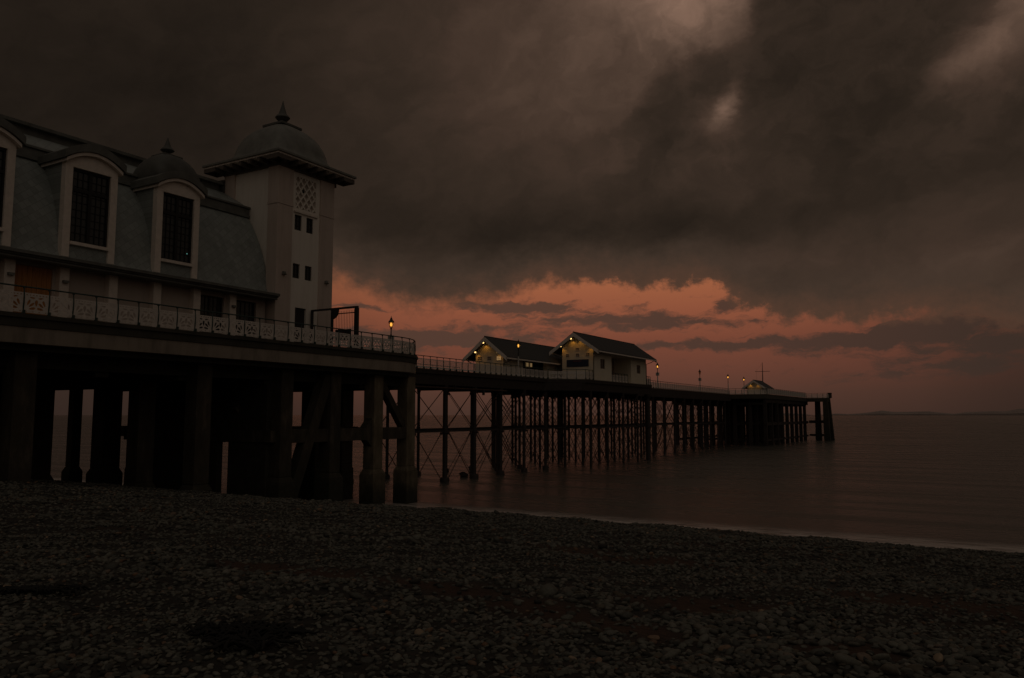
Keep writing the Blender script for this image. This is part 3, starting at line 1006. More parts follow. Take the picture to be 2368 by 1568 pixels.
def tower(cx, cy, full):
    h = 2.575
    xr, xl, y0, y1 = cx + h, cx - h, cy - h, cy + h
    ZT = 22.45
    s = MB()
    rec = .10
    # right-hand face: recessed middle panel with openings
    hs = []
    if full:
        hs = [(37.10, 37.74, 18.46, 19.5), (38.17, 38.8, 18.46, 19.5), (37.04, 37.66, 15.22, 16.2), (38.14, 38.77, 15.22, 16.2), (37.34, 38.34, DK + .02, 13.28), (37.15, 39.0, 19.95, 22.1)]
    holes_panel(s, lambda u, v, d: (xr - rec - d, u, v), y0 + 1.25, y1 - 1.25, DK, ZT, hs, .22)
    # near face (towards land), far face, left face
    s.quad((xl + .9, y0 + rec, DK), (xr - .9, y0 + rec, DK), (xr - .9, y0 + rec, ZT), (xl + .9, y0 + rec, ZT))
    s.quad((xl + .9, y1 - rec, DK), (xr - .9, y1 - rec, DK), (xr - .9, y1 - rec, ZT), (xl + .9, y1 - rec, ZT))
    s.quad((xl + rec, y0 + .9, DK), (xl + rec, y1 - .9, DK), (xl + rec, y1 - .9, ZT), (xl + rec, y0 + .9, ZT))
    t = s.build('tower', 'render_panel', pav)
    p = MB()
    for xa, xb in ((xr - .95, xr), (xl, xl + .95)):
        for ya, yb in ((y0, y0 + 1.3), (y1 - 1.3, y1)):
            p.box(xa, xb, ya, yb, DK, 19.9)
            e = .035
            p.box(xa - e, xb + e, ya - e, yb + e, 19.9, 20.05)
            p.box(xa - .012, xb + .012, ya - .012, yb + .012, 20.05, ZT)
    p.build('corner_pier', 'render_white', t, bevel=.015)
    if full:
        for i, (a, b, c, d) in enumerate(hs[:4]):
            glazed(t, xr - rec - .14, a, b, c, d, 2, 3, mid=False)
        MB().box(xr - rec - .2, xr - rec - .15, 37.34, 38.34, DK + .02, 13.28).box(xr - rec - .15, xr - rec - .13, 37.42, 38.26, DK + .1, 13.2).build('door', 'gate_black', t)
        MB().box(xr - rec - .03, xr - rec + .12, 36.98, 39.12, 19.62, 19.76).build('ledge', 'trim_white', t, bevel=.01)
        # diamond lattice over the stair vent
        lat = MB()
        ya, yb, za, zb = 37.15, 39.0, 19.95, 22.1
        w = .13
        st = .52
        cz = (yb - ya)
        for sgn in (1, -1):
            k = -8
            while k < 10:
                # line z = za + 1.45*(y-ya)*sgn + offset
                pts = []
                sl = 1.30 * sgn
                o = za + k * st * 1.30 if sgn > 0 else zb + (cz * 1.3) - (k * st * 1.30) - (zb - za) * 0
                ys_ = [ya, yb, ya + (za - o) / sl, ya + (zb - o) / sl]
                for yy in ys_:
                    zz = o + sl * (yy - ya)
                    if ya - 1e-6 <= yy <= yb + 1e-6 and za - 1e-6 <= zz <= zb + 1e-6:
                        pts.append((yy, zz))
                if len(pts) >= 2:
                    pts.sort()
                    if math.dist(pts[0], pts[-1]) > .15:
                        X = xr - rec - .07 - (.004 if sgn > 0 else 0)
                        lat.beam((X, *pts[0]), (X, *pts[-1]), w, .10)
                k += 1
        lat.build('lattice', 'render_panel', t)
        MB().box(xr - rec - .19, xr - rec - .15, ya, yb, za, zb).build('vent_back', 'pavilion_wall', t)
        MB().box(xr - rec - .149, xr - rec - .14, 37.86, 38.10, 21.15, 21.65).build('vent_gap', 'gate_black', t)
        for y, zz in ((36.12, 15.35), (40.0, 15.30)):
            MB().box(xr - .01, xr + .16, y - .10, y + .10, zz - .05, zz + .12).taper(xr + .13, y, zz - .12, zz - .05, .06, .13).build('wall_light', 'lead_grey', t)
    # eaves: brackets under a flat oversailing slab
    E_ = 3.66
    br = MB()
    for k in range(-4, 5):
        o = k * .86
        if abs(o) > E_ - .1:
            continue
        br.box(cx + h - .02, cx + E_ - .1, cy + o - .11, cy + o + .11, 22.52, 22.80)
        br.box(cx - E_ + .1, cx - h + .02, cy + o - .11, cy + o + .11, 22.52, 22.80)
        br.box(cx + o - .11, cx + o + .11, cy - E_ + .1, cy - h + .02, 22.52, 22.79)
        br.box(cx + o - .11, cx + o + .11, cy + h - .02, cy + E_ - .1, 22.52, 22.79)
    br.box(xl - .08, xr + .08, y0 - .08, y1 + .08, 22.40, 22.81)
    br.build('bracket', 'bracket_brown', t)
    MB().box(cx - E_ + .12, cx + E_ - .12, cy - E_ + .12, cy + E_ - .12, 22.815, 22.92).build('soffit', 'trim_white', t)
    MB().box(cx - E_, cx + E_, cy - E_, cy + E_, 22.92, 23.08).build('eaves', 'lead_grey', t, bevel=.02)
    # square domical roof flaring out over the eaves
    pr = [(3.6, 23.085), (3.3, 23.16), (2.95, 23.30), (2.70, 23.52), (2.58, 23.8), (2.53, 24.1), (2.42, 24.55), (2.20, 25.0), (1.88, 25.42), (1.50, 25.75), (1.05, 26.02), (.70, 26.17)]
    sq = [20, 14, 9, 6, 5, 4.5, 4.2, 4, 3.8, 3.6, 3.6, 4]
    dm = MB().lathe(cx, cy, pr, 48, square=sq)
    dome = dm.build('dome', 'lead_grey', t, smooth='all')
    MB().box(cx - .95, cx + .95, cy - .95, cy + .95, 26.10, 26.27).taper(cx, cy, 26.27, 26.42, .7, .42).build('cap', 'lead_dark', t, bevel=.02)
    fin = [(.18, 26.42), (.15, 26.62), (.36, 26.72), (.52, 26.9), (.44, 27.02), (.30, 27.14), (.24, 27.32), (.15, 27.6), (.07, 27.9), (.015, 28.15)]
    MB().lathe(cx, cy, fin, 14).build('finial', 'lead_dark', t, smooth=True)
    return t


tower(-41.08, 38.1, True)

# small domed turret over the dormer nearest the tower
TX, TY = -40.55, 28.8
tq = [(1.42, 19.25), (1.42, 19.9), (1.41, 20.12), (1.34, 20.42), (1.21, 20.72), (1.03, 20.98), (.81, 21.18), (.62, 21.30)]
tr = MB().lathe(TX, TY, tq, 48, square=[16, 14, 9, 6, 5, 4.4, 4, 4]).build('turret', 'lead_dark', pav, smooth='all')
MB().box(TX - .62, TX + .62, TY - .62, TY + .62, 21.22, 21.36).taper(TX, TY, 21.36, 21.46, .42, .26).build('cap', 'lead_dark', tr, bevel=.015)
MB().lathe(TX, TY, [(.13, 21.46), (.11, 21.56), (.26, 21.62), (.40, 21.72), (.33, 21.82), (.22, 21.92), (.17, 22.05), (.10, 22.25), (.045, 22.42), (.01, 22.52)], 14).build('finial', 'lead_dark', tr, smooth=True)
MB().box(-50.0, -43.62, 35.38, 35.52, 19.9, 22.02).box(-50.0, -43.62, 35.34, 35.54, 22.02, 22.14).build('parapet', 'lead_dark', pav)

# ------------------------------------------------------------------ iron pier
pier = thing('iron_pier', 'long narrow iron pier on slender cross braced columns running out to sea', 'pier', (-46.8, 100, 0))
XR, XL = -43.0, -50.6


def pier_outline(e=0.0):
    a = XR + e
    return [(a, 45.5), (a, 81.2), (-39.55 + e, 84.3), (-39.55 + e, 106.0 + e), (a - .6, 106.4 + e), (a - .6, 161),
            (XL - e, 161), (XL - e, 106.4 + e), (-54.1 - e, 106 + e), (-54.1 - e, 84.3), (XL - e, 81.2), (XL - e, 45.5)]


MB().prism(pier_outline(), 'z', DK - .10, DK - .004).build('deck', 'deck_planks', pier)
MB().prism(pier_outline(-.04), 'z', DK - .42, DK - .10).build('deck_edge', 'iron_dark', pier)
BENTS = [47.0 + 5.0 * i for i in range(23)]
BENTS[0] = 48.5
gm = MB()
for x in (-43.35, -46.8, -50.25):
    gm = MB().box(x - .12, x + .12, 46, 160.5, 9.05, DK - .42).box(x - .2, x + .2, 46, 160.5, 9.0, 9.06)
    gm.build('girder', 'iron_dark', pier)
for s in (1, -1):
    x = -46.8 + s * 6.9
    MB().box(x - .12, x + .12, 83.8, 105.9, 9.05, DK - .42).build('girder', 'iron_dark', pier)
    MB().beam((-46.8 + s * 3.5, 80.8, 9.5), (x, 83.9, 9.5), .24, .9).build('girder', 'iron_dark', pier)
bents = [51.0, 56.0] + [61.2 + 5.0 * i for i in range(20)]


def iron_column(x, y, r=.20, base=False, top=9.05):
    c = MB().lathe(x, y, [(r * 1.05, -1.5), (r * 1.05, .2), (r, .25), (r, 4.45), (r * 1.35, 4.5), (r * 1.35, 4.95), (r, 5.0), (r, 8.5), (r * 1.3, 8.6), (r * 1.45, top)], 10)
    if base:
        c.lathe(x, y, [(r * 2.0, -.8), (r * 2.1, .28), (r * 1.7, .40), (r * 1.05, .46)], 10)
    return c.build('column', 'iron_dark', pier, smooth=True)


for i, y in enumerate(bents):
    xs_ = [-43.35, -46.8, -50.25] if y > 68 else [-43.35, -50.25]
    if 84 < y < 105:
        xs_ += [-39.95, -53.65]
    for x in xs_:
        iron_column(x, y, (.215 if y < 75 else .17) if x == -43.35 else .15, y < 85)
    MB().box(min(xs_), max(xs_), y - .1, y + .1, 8.72, 9.0).build('cross_girder', 'iron_dark', pier)
    MB().box(min(xs_), max(xs_), y - .07, y + .07, 4.62, 4.80).build('tie_beam', 'iron_dark', pier)
for y in (105.3,):
    for x in (-40.0, -53.6):
        iron_column(x, y, .34, False)


def xbrace(p0, p1, z0, z1, r=.040):
    a, b = Vector(p0), Vector(p1)
    d = (b - a).normalized() * .28
    a, b = a + d, b - d
    n = Vector((-d.y, d.x, 0)).normalized() * .04
    m = MB()
    m.tube([(a.x + n.x, a.y + n.y, z0), (b.x + n.x, b.y + n.y, z1)], r, 5)
    m.tube([(a.x - n.x, a.y - n.y, z1), (b.x - n.x, b.y - n.y, z0)], r, 5)
    for q in (a, b):
        m.box(q.x - .07, q.x + .07, q.y - .12, q.y + .12, z1 - .12, z1 + .1)
    return m


for j in range(len(bents) - 1):
    y0, y1 = bents[j], bents[j + 1]
    for x in ((-43.35, -46.8, -50.25) if y0 > 72 else (-43.35,)):
        m = xbrace((x, y0, 0), (x, y1, 0), 4.95, 8.55)
        m2 = xbrace((x, y0 + .3, 0), (x, y1 - .3, 0), .2, 4.5)
        m.v, m.f = m.v + m2.v, m.f + [tuple(i + len(m.v) for i in f) for f in m2.f]
        m.build('cross_brace', 'iron_rust', pier)
    for x in (-43.35, -50.25):
        MB().box(x - .06, x + .06, y0, y1, 4.62, 4.80).build('tie_beam', 'iron_dark', pier)
for j, y in enumerate(bents):
    if y < 68:
        continue
    m = None
    for xa, xb in ((-43.35, -46.8), (-46.8, -50.25)):
        for z0, z1 in ((4.95, 8.5), (.3, 4.5)):
            q = xbrace((xa, y, 0), (xb, y, 0), z0, z1, .028)
            if m is None:
                m = q
            else:
                k = len(m.v)
                m.v += q.v
                m.f += [tuple(i + k for i in f) for f in q.f]
    m.build('sway_brace', 'iron_rust', pier)
for x in (-39.95, -53.65):
    for j in range(4):
        y0 = [y for y in bents if 84 < y < 105][j] if j < len([y for y in bents if 84 < y < 105]) else None
        if y0 is None or y0 + 5 > 105.5:
            continue
        m = xbrace((x, y0, 0), (x, y0 + 5, 0), 4.95, 8.55)
        m2 = xbrace((x, y0, 0), (x, y0 + 5, 0), .2, 4.5)
        k = len(m.v)
        m.v += m2.v
        m.f += [tuple(i + k for i in f) for f in m2.f]
        m.build('cross_brace', 'iron_rust', pier)
        MB().box(x - .06, x + .06, y0, y0 + 5, 4.62, 4.80).build('tie_beam', 'iron_dark', pier)
MB().tube([(-43.1, 46.5, 8.72), (-43.1, 72.0, 8.74)], .09, 8).build('pipe', 'iron_rust', pier, smooth=True)
MB().box(-43.2, -43.0, 67.4, 67.6, 8.2, 8.75).build('pipe_hanger', 'iron_dark', pier)
MB().box(-43.25, -42.95, 62.3, 62.42, 8.6, 9.05).build('pipe_hanger', 'iron_dark', pier)

# ------------------------------------------------------------------ pier head
head = thing('landing_stage', 'broad pier head on close set dark piles at the seaward end of the pier', 'pier head', (-46.8, 186, 0))
HR, HL = -36.7, -56.9


def head_outline(e=0.0):
    return [(-43.6, 161.01), (HR + e, 163.5), (HR + e, 205.5), (-31.9 + e, 205.6), (-31.9 + e, 210.2), (HL - e, 211.5), (HL - e, 163.5), (-50.6, 161.01)]


MB().prism(head_outline(), 'z', DK - .10, DK).build('deck', 'deck_planks', head)
MB().prism(head_outline(-.06), 'z', DK - .9, DK - .10).build('deck_edge', 'dark_coping', head)
HX = (-37.4, -43.55, -49.7, -55.85)
for x in HX:
    MB().box(x - .2, x + .2, 163.8, 209.5, 8.7, DK - .9).build('girder', 'iron_dark', head)
    MB().box(x - .2, x + .2, 163.8, 209.5, 4.1, 4.7).build('tie_beam', 'iron_dark', head)
    MB().box(x - .15, x + .15, 163.8, 209.5, .9, 1.3).build('tie_beam', 'iron_dark', head)
hy = [164.3 + 5.2 * i for i in range(9)]
for i, y in enumerate(hy):
    for x in HX:
        MB().taper(x, y, -1.5, 9.0, .36, .31).build('column', 'iron_dark', head, bevel=.02)
    if i in (0, 1, 2, 3, 5):
        for x in (-40.5, -46.6, -52.8):
            MB().taper(x, y + .4, -1.5, 9.0, .34, .30).build('column', 'iron_dark', head, bevel=.02)
    MB().box(-56.6, -37.0, y - .18, y + .18, 8.3, 8.75).build('cross_girder', 'iron_dark', head)
# raking dolphin at the landing corner
for x, y, bx, by in ((-32.5, 206.2, .35, -.9), (-32.5, 209.6, .5, .9), (-34.9, 209.6, 0, .4)):
    k = MB()
    w = .62
    k.v += [(x + bx + sx * w * 1.15, y + by + sy * w * 1.15, -1.5) for sx, sy in ((-1, -1), (1, -1), (1, 1), (-1, 1))]
    k.v += [(x + sx * w * .9, y + sy * w * .9, DK - .2) for sx, sy in ((-1, -1), (1, -1), (1, 1), (-1, 1))]
    k.f += [(0, 3, 2, 1), (4, 5, 6, 7), (0, 1, 5, 4), (1, 2, 6, 5), (2, 3, 7, 6), (3, 0, 4, 7)]
    k.build('raking_pile', 'concrete', head, bevel=.03)
MB().box(-37, -32.4, 209.3, 209.8, 4.2, 4.9).box(-32.8, -32.3, 206.2, 209.6, 4.2, 4.9).build('tie_beam', 'concrete', head)
MB().box(-37, -32.4, 209.35, 209.75, 1.0, 1.5).build('tie_beam', 'concrete', head)
MB().box(-32.35, -31.55, 208.9, 210.1, DK, DK + 1.15).box(-32.40, -31.5, 208.85, 210.15, DK + 1.15, DK + 1.3).build('corner_bollard', 'concrete', head, bevel=.03)

# ------------------------------------------------------------------ railings
RH = 1.14


def ornate_mesh(name, lw):
    """open-work cast panel one unit wide: frame, top strip of holes, two corner fans of petals and a centre leaf"""
    cu = bpy.data.curves.new(name, 'CURVE')
    cu.dimensions = '2D'
    cu.fill_mode = 'BOTH'
    cu.extrude = .012
    cu.resolution_u = 2
    lw *= 1.0

    def poly(pts):
        s = cu.splines.new('POLY')
        s.points.add(len(pts) - 1)
        for p, q in zip(s.points, pts):
            p.co = (q[0], q[1], 0, 1)
        s.use_cyclic_u = True
    z0, z1 = .06, .90
    poly([(.02, z0), (.98, z0), (.98, z1), (.02, z1)])

    def leaf(cx, cz, ang, ln, wd, n=10):
        pts = []
        for i in range(n):
            t = 2 * math.pi * i / n
            a = math.cos(t) * ln / 2
            b = math.sin(t) * wd / 2 * (1 + .35 * math.cos(t))
            pts.append((cx + a * math.cos(ang) - b * math.sin(ang), cz + a * math.sin(ang) + b * math.cos(ang)))
        poly(pts)
    for i in range(7):                                   # strip of small openings at top and bottom
        x = .12 + .76 * i / 6
        leaf(x, .815, 0, .075 * lw, .045, 6)
        if i % 2 == 0:
            leaf(x, .115, 0, .075 * lw, .035, 6)
    for s in (0, 1):
        for ang, r in ((12, .30), (40, .34), (68, .33)):
            a = R(ang)
            cx, cz = .09 + r * math.cos(a) * .86, .19 + r * math.sin(a) * .98
            if s:
                cx, a = 1 - cx, math.pi - a
            leaf(cx, cz, a, .27, .100 * lw)
    leaf(.5, .49, R(90), .28, .12 * lw)
    leaf(.33, .705, R(-8), .22, .07 * lw, 8)
    leaf(.67, .705, R(188), .22, .07 * lw, 8)
    o = bpy.data.objects.new(name, cu)
    COL.objects.link(o)
    dg = bpy.context.evaluated_depsgraph_get()
    me = bpy.data.meshes.new_from_object(o.evaluated_get(dg))
    bpy.data.objects.remove(o)
    bpy.data.curves.remove(cu)
    # stand it up: x along, z up
    for v in me.vertices:
        v.co = (v.co.x, v.co.z, v.co.y)
    me.name = name
    me.materials.clear()
    me.materials.append(MATS['rail_white'])
    return me


PANEL = ornate_mesh('panel', 1.0)


def mesh_panel():
    """far panels: fine criss-cross infill inside a light frame"""
    m = MB()
    m.box(.02, .98, -.014, .014, .06, .20).box(.02, .98, -.014, .014, .84, .90).box(.02, .06, -.013, .013, .20, .84).box(.94, .98, -.013, .013, .20, .84)
    for k in range(-5, 8):
        for s in (1, -1):
            x0 = k / 7.0
            a, b = (x0, .2), (x0 + .55, .84)
            if s < 0:
                a, b = (x0 + .55, .2), (x0, .84)
            # clip to the frame
            def cl(p, q):
                (px, pz), (qx, qz) = p, q
                if px > qx:
                    px, pz, qx, qz = qx, qz, px, pz
                if qx <= .07 or px >= .93:
                    return None
                if px < .06:
                    t = (.06 - px) / (qx - px)
                    px, pz = .06, pz + (qz - pz) * t
                if qx > .94:
                    t = (.94 - px) / (qx - px)
                    qx, qz = .94, pz + (qz - pz) * t
                return (px, pz), (qx, qz)
            c = cl(a, b)
            if c and math.dist(*c) > .08:
                m.beam((c[0][0], s * .003, c[0][1]), (c[1][0], s * .003, c[1][1]), .008, .030)
    return m.mesh('panel', 'rail_mesh')


MPANEL = mesh_panel()


def post_mesh():
    m = MB()
    # local: x along the rail, y outward, z up. S-curved standard with a flared foot
    m.tube([(0, .00, 1.10), (0, .015, .95), (0, .045, .70), (0, .035, .45), (0, .00, .25), (0, -.02, .10), (0, -.02, -.02)],
           [.026, .026, .026, .030, .036, .046, .055], 6)
    m.box(-.07, .07, -.14, .16, -.03, .015)
    m.box(-.035, .035, -.03, .13, .015, .16)
    m.box(-.038, .038, -.038, .038, 1.07, 1.13)
    return m.mesh('post', 'rail_green')


POST = post_mesh()


def resample(pts, step):
    pts = [Vector((p[0], p[1])) for p in pts]
    seg = [(pts[i + 1] - pts[i]).length for i in range(len(pts) - 1)]
    tot = sum(seg)
    n = max(1, round(tot / step))
    out = []
    for i in range(n + 1):
        d = tot * i / n
        k = 0
        while k < len(seg) - 1 and d > seg[k]:
            d -= seg[k]
            k += 1
        out.append(pts[k].lerp(pts[k + 1], min(1, d / seg[k])))
    return out


def railing(label, pts, step=1.05, panel=None, group='ornate iron railings', panels=True, by_corner=False):
    panel = panel or PANEL
    if by_corner:
        nodes = [Vector(p) for p in pts[:1]]
        for i in range(len(pts) - 1):
            nodes += resample(pts[i:i + 2], step)[1:]
    else:
        nodes = resample(pts, step)
    o = nodes[0]
    t = thing('railing', label, 'railing', (o.x, o.y, DK), group)
    MB().tube([(p.x, p.y, DK + RH) for p in nodes], .034, 7).build('top_rail', 'rail_green', t, smooth=True)
    for i, p in enumerate(nodes):
        a = nodes[min(i + 1, len(nodes) - 1)] - nodes[max(i - 1, 0)]
        ang = math.atan2(a.y, a.x)
        c = bpy.data.objects.new('post', POST)
        COL.objects.link(c)
        c.parent = t
        c.location = (p.x - o.x, p.y - o.y, 0)
        c.rotation_euler = (0, 0, ang + math.pi)
        if i < len(nodes) - 1 and panels:
            q = nodes[i + 1]
            dv = q - p
            pn = bpy.data.objects.new('panel', panel)
            COL.objects.link(pn)
            pn.parent = t
            pn.location = (p.x - o.x, p.y - o.y, 0)
            pn.rotation_euler = (0, 0, math.atan2(dv.y, dv.x))
            pn.scale = (dv.length, 1, 1)
    return t


arc = [(-34.12, 0.0), (-34.12, 42.8)] + [(-39 + 4.88 * math.cos(R(a)), 42.8 + 4.88 * math.sin(R(a))) for a in range(6, 91, 6)] + [(-43.05, 47.68)]
railing('dark green railing with white fan pattern panels curving round the near concrete platform', arc)
railing('pale lattice railing along the narrow pier in front of the low dark shelter',
        [(-43.1, 48.1), (-43.1, 81.2)], 1.03, MPANEL)
railing('short railing with fan panels standing in front of the gabled shelter with the blue sign', [(-43.1, 81.5), (-39.75, 84.5), (-39.75, 86.5)], 1.0, PANEL, by_corner=True)
railing('railing inside the open bay of the shelter beside its cream walls', [(-40.15, 92.3), (-40.15, 98.4)], 1.02, MPANEL)
railing('small end piece of railing beyond the far corner of the larger shelter', [(-39.75, 104.3), (-39.75, 105.8), (-43.6, 106.2)], 1.0, MPANEL, by_corner=True)
railing('long thin railing between the larger shelter and the pier head', [(-43.75, 106.6), (-43.75, 160.8)], 1.10, MPANEL)
railing('far side railing of the narrow pier seen through the near railing', [(-50.45, 48.1), (-50.45, 74.0)], 1.03, MPANEL)
railing('plain railing across the landward front of the pier head', [(-43.7, 161.2), (-36.85, 163.7)], 1.2, MPANEL)
railing('low railing on the seaward landing corner of the pier head', [(-36.8, 205.8), (-32.1, 205.8), (-32.1, 208.8)], 1.2, MPANEL)
wsc = thing('windbreak', 'solid pale grey windbreak panels along the side of the pier head', 'windbreak', (-36.85, 184, DK))
mw = MB()
for i in range(20):
    a = 164.0 + 41.4 * i / 20
    MB().box(-36.88, -36.82, a + .03, a + 2.04, DK + .08, DK + 1.12).build('panel', 'seat_grey', wsc)
    mw.box(-36.9, -36.8, a - .03, a + .03, DK, DK + 1.2)
mw.box(-36.91, -36.79, 164, 205.4, DK + 1.2, DK + 1.26)
mw.build('frame', 'rail_green', wsc)


# ------------------------------------------------------------------ shelters on the pier
def flood(parent, x, y, z, power, size, aim=(0, 0.35, -1.6)):
    fl = MB().box(x - .09, x + .09, y - .16, y - .02, z - .02, z + .10).tube([(x, y - .05, z + .04), (x, y + .25, z + .12)], .02, 5).build('floodlight', 'gate_black', parent)
    MB().box(x - .085, x + .085, y - .19, y - .161, z - .06, z + .07).build('lens', 'flood_lens', fl)
    ld = bpy.data.lights.new('floodlight_beam', 'SPOT')
    ld.energy = power * .75
    ld.color = (1.0, .43, .055)
    ld.spot_size = R(120)
    ld.spot_blend = .8
    ld.shadow_soft_size = .06
    lo = bpy.data.objects.new('floodlight_beam', ld)
    COL.objects.link(lo)
    lo.parent = fl
    w = world_loc(fl)
    lo.location = Vector((x, y + .02, z - .06)) - w
    lo.rotation_euler = Vector(aim).to_track_quat('-Z', 'Y').to_euler()


def gable_shelter(label, x0, x1, y0, y1, zw, xr, zr, over, front, side_holes, roof_back, loc):
    t = thing('pier_shelter', label, 'shelter', loc)
    w = MB()
    holes_panel(w, lambda u, v, d: (x1 - d, u, v), y0, y1, DK, zw, side_holes, .5)
    zc = zr - .22
    gable = [(x0, DK), (x1, DK), (x1, zw), (xr, zc), (x0, zw)]
    w.quad(*[(a, y0, b) for a, b in gable])
    w.quad(*[(a, y1, b) for a, b in gable])
    w.quad((x0, y0, DK), (x0, y1, DK), (x0, y1, zw), (x0, y0, zw))
    w.build('wall', 'shelter_wall', t)
    sl = (zc - zw) / (x1 - xr)
    ex, ez = x1 + over, zw - sl * over
    lx, lz = x0 - over, zw - sl * over
    r = MB()
    th = .16
    r.prism([(xr, zc), (ex, ez), (ex, ez + th), (xr, zc + th + .04), (lx, lz + th), (lx, lz)], 'y', y0 - front + .05, y1 + roof_back - .05)
    r.tube([(xr, y0 - front, zc + th + .03), (xr, y1 + roof_back, zc + th + .03)], .07, 6)
    r.build('roof', 'shelter_roof', t)
    for yy in (y0 - front, y1 + roof_back - .05):
        b = MB()
        b.prism([(xr, zc - .34), (ex + .06, ez - .34), (ex + .06, ez + .12), (xr, zc + .13)], 'y', yy, yy + .05)
        b.prism([(xr, zc - .34), (xr, zc + .13), (lx - .06, lz + .12), (lx - .06, lz - .34)], 'y', yy + .001, yy + .049)
        b.build('bargeboard', 'trim_white', t)
    MB().box(ex - .02, ex + .08, y0 - front, y1 + roof_back, ez - .10, ez + .05).build('gutter', 'trim_white', t)
    MB().box(lx - .08, lx + .02, y0 - front, y1 + roof_back, lz - .10, lz + .05).build('gutter', 'trim_white', t)
    # dark corner downpipes with a swan neck
    for xx, e, yy in ((x1 + .05, ex, y0 + .03), (x0 - .05, lx, y0 - .05), (x1 + .05, ex, y1 - .05)):
        MB().tube([(e + (.03 if xx > xr else -.03), yy, ez - .1), (e * .7 + xx * .3, yy, ez - .3), (xx, yy, ez - .55), (xx, yy, DK)], .05, 6).build('downpipe', 'gate_black', t, smooth=True)
    return t


def small_window(t, x, y, z, w, h, pane='window_dim'):
    """facing the land (-Y)"""
    f = MB()
    f.box(x - w / 2 - .05, x + w / 2 + .05, y - .05, y + .01, z - h / 2 - .06, z - h / 2).box(x - w / 2 - .05, x + w / 2 + .05, y - .05, y + .01, z + h / 2, z + h / 2 + .05)
    f.box(x - w / 2 - .05, x - w / 2, y - .048, y + .01, z - h / 2, z + h / 2).box(x + w / 2, x + w / 2 + .05, y - .048, y + .01, z - h / 2, z + h / 2)
    for k in (-1, 1):
        f.box(x + k * w / 6 - .014, x + k * w / 6 + .014, y - .04, y, z - h / 2, z + h / 2)
    f.box(x - w / 2, x + w / 2, y - .041, y, z - .014, z + .014)
    o = f.build('window', 'trim_white', t)
    MB().box(x - w / 2, x + w / 2, y - .02, y - .012, z - h / 2, z + h / 2).build('pane', pane, o)


bsh = gable_shelter('cream gabled pier shelter with dark blue sign and open side bay', -43.85, -39.7, 86.6, 104.1, 14.55, -41.77, 16.2, 1.15, 1.15,
                    [(92.1, 98.55, DK + .02, 13.75), (88.68, 90.05, 11.85, 13.05), (100.62, 101.96, 11.8, 12.96)], 1.0, (-41.8, 95, DK))
small_window(bsh, -43.1, 86.6, 13.43, .42, .34)
small_window(bsh, -41.75, 86.6, 13.44, .42, .36)
small_window(bsh, -40.42, 86.6, 13.47, .42, .32)
small_window(bsh, -41.77, 86.6, 14.16, .46, .30, 'window_glass')
sg = MB().box(-43.22, -40.30, 86.52, 86.58, 12.03, 12.90).build('sign', 'sign_blue', bsh)
MB().box(-42.35, -41.2, 86.512, 86.52, 12.68, 12.74).build('sign_line', 'sign_red', sg)
for zz, a, b in ((12.50, -42.5, -41.0), (12.32, -42.45, -41.1)):
    MB().box(a, b, 86.512, 86.52, zz, zz + .045).build('sign_line', 'sign_blue', sg)
for xx in (-42.9, -40.62):
    MB().lathe(0, 0, [(.001, 0), (.09, 0), (.10, .006), (.001, .008)], 10).build('sign_emblem', 'sign_grey', sg).matrix_local = Matrix.Translation(Vector((xx, 86.519, 12.5)) - world_loc(sg)) @ Matrix.Rotation(R(90), 4, 'X')
for a, b, c, d in ((88.68, 90.05, 11.85, 13.05), (100.62, 101.96, 11.8, 12.96)):
    glazed(bsh, -39.82, a, b, c, d, 2, 2, mid=False, glass='window_dim', bar='shelter_wood')
MB().box(-42.2, -42.1, 92.0, 98.7, DK, 13.8).box(-42.1, -42.06, 93.2, 94.1, DK + .02, 12.5).build('bay_back', 'shelter_wood', bsh)
MB().box(-42.1, -39.76, 92.0, 92.09, DK, 13.8).box(-42.1, -39.76, 98.56, 98.64, DK, 13.8).box(-42.1, -39.76, 92.0, 98.64, 13.76, 13.85).build('bay_side', 'shelter_wall', bsh)
MB().box(-42.05, -41.55, 94.6, 98.3, DK, DK + .46).build('bench', 'shelter_wood', bsh)
for x, z, p in ((-42.35, 15.42, 6.5), (-41.3, 15.38, 5), (-43.75, 14.55, 5), (-39.85, 14.5, 5)):
    flood(bsh, x, 86.15, z, p * 1.25, 1)

ash = gable_shelter('low dark gabled pier shelter with lit eave lamps standing behind the lamp post', -48.95, -45.3, 75.0, 104.0, 13.25, -47.12, 14.95, 1.0, 1.05,
                    [(79.4, 85.2, DK + .02, 12.9)], 1.0, (-47.1, 90, DK))
small_window(ash, -45.85, 75.0, 12.5, .55, .42, 'hut_window')
small_window(ash, -47.1, 75.0, 12.52, .5, .4)
small_window(ash, -48.35, 75.0, 12.55, .5, .4)
MB().box(-46.9, -46.8, 79.3, 85.3, DK, 12.9).build('bay_back', 'dark_timber', ash)
for y in (82.6, 83.5):
    a, _ = glazed(ash, -46.75, y, y + .75, 11.95, 12.55, 2, 1, mid=False, glass='hut_window', bar='shelter_wood')
glazed(ash, -45.285, 75.9, 76.6, 12.3, 12.75, 2, 2, mid=False, glass='window_dim', bar='trim_white')
for y in (86.0, 87.2, 88.3):
    glazed(ash, -45.285, y, y + .7, 12.0, 12.7, 2, 2, mid=False, glass='window_dim', bar='trim_white')
for x, z, p in ((-47.55, 14.25, 7), (-48.6, 13.22, 5.5), (-45.68, 13.18, 3.5)):
    flood(ash, x, 74.55, z, p * 1.3, 1)

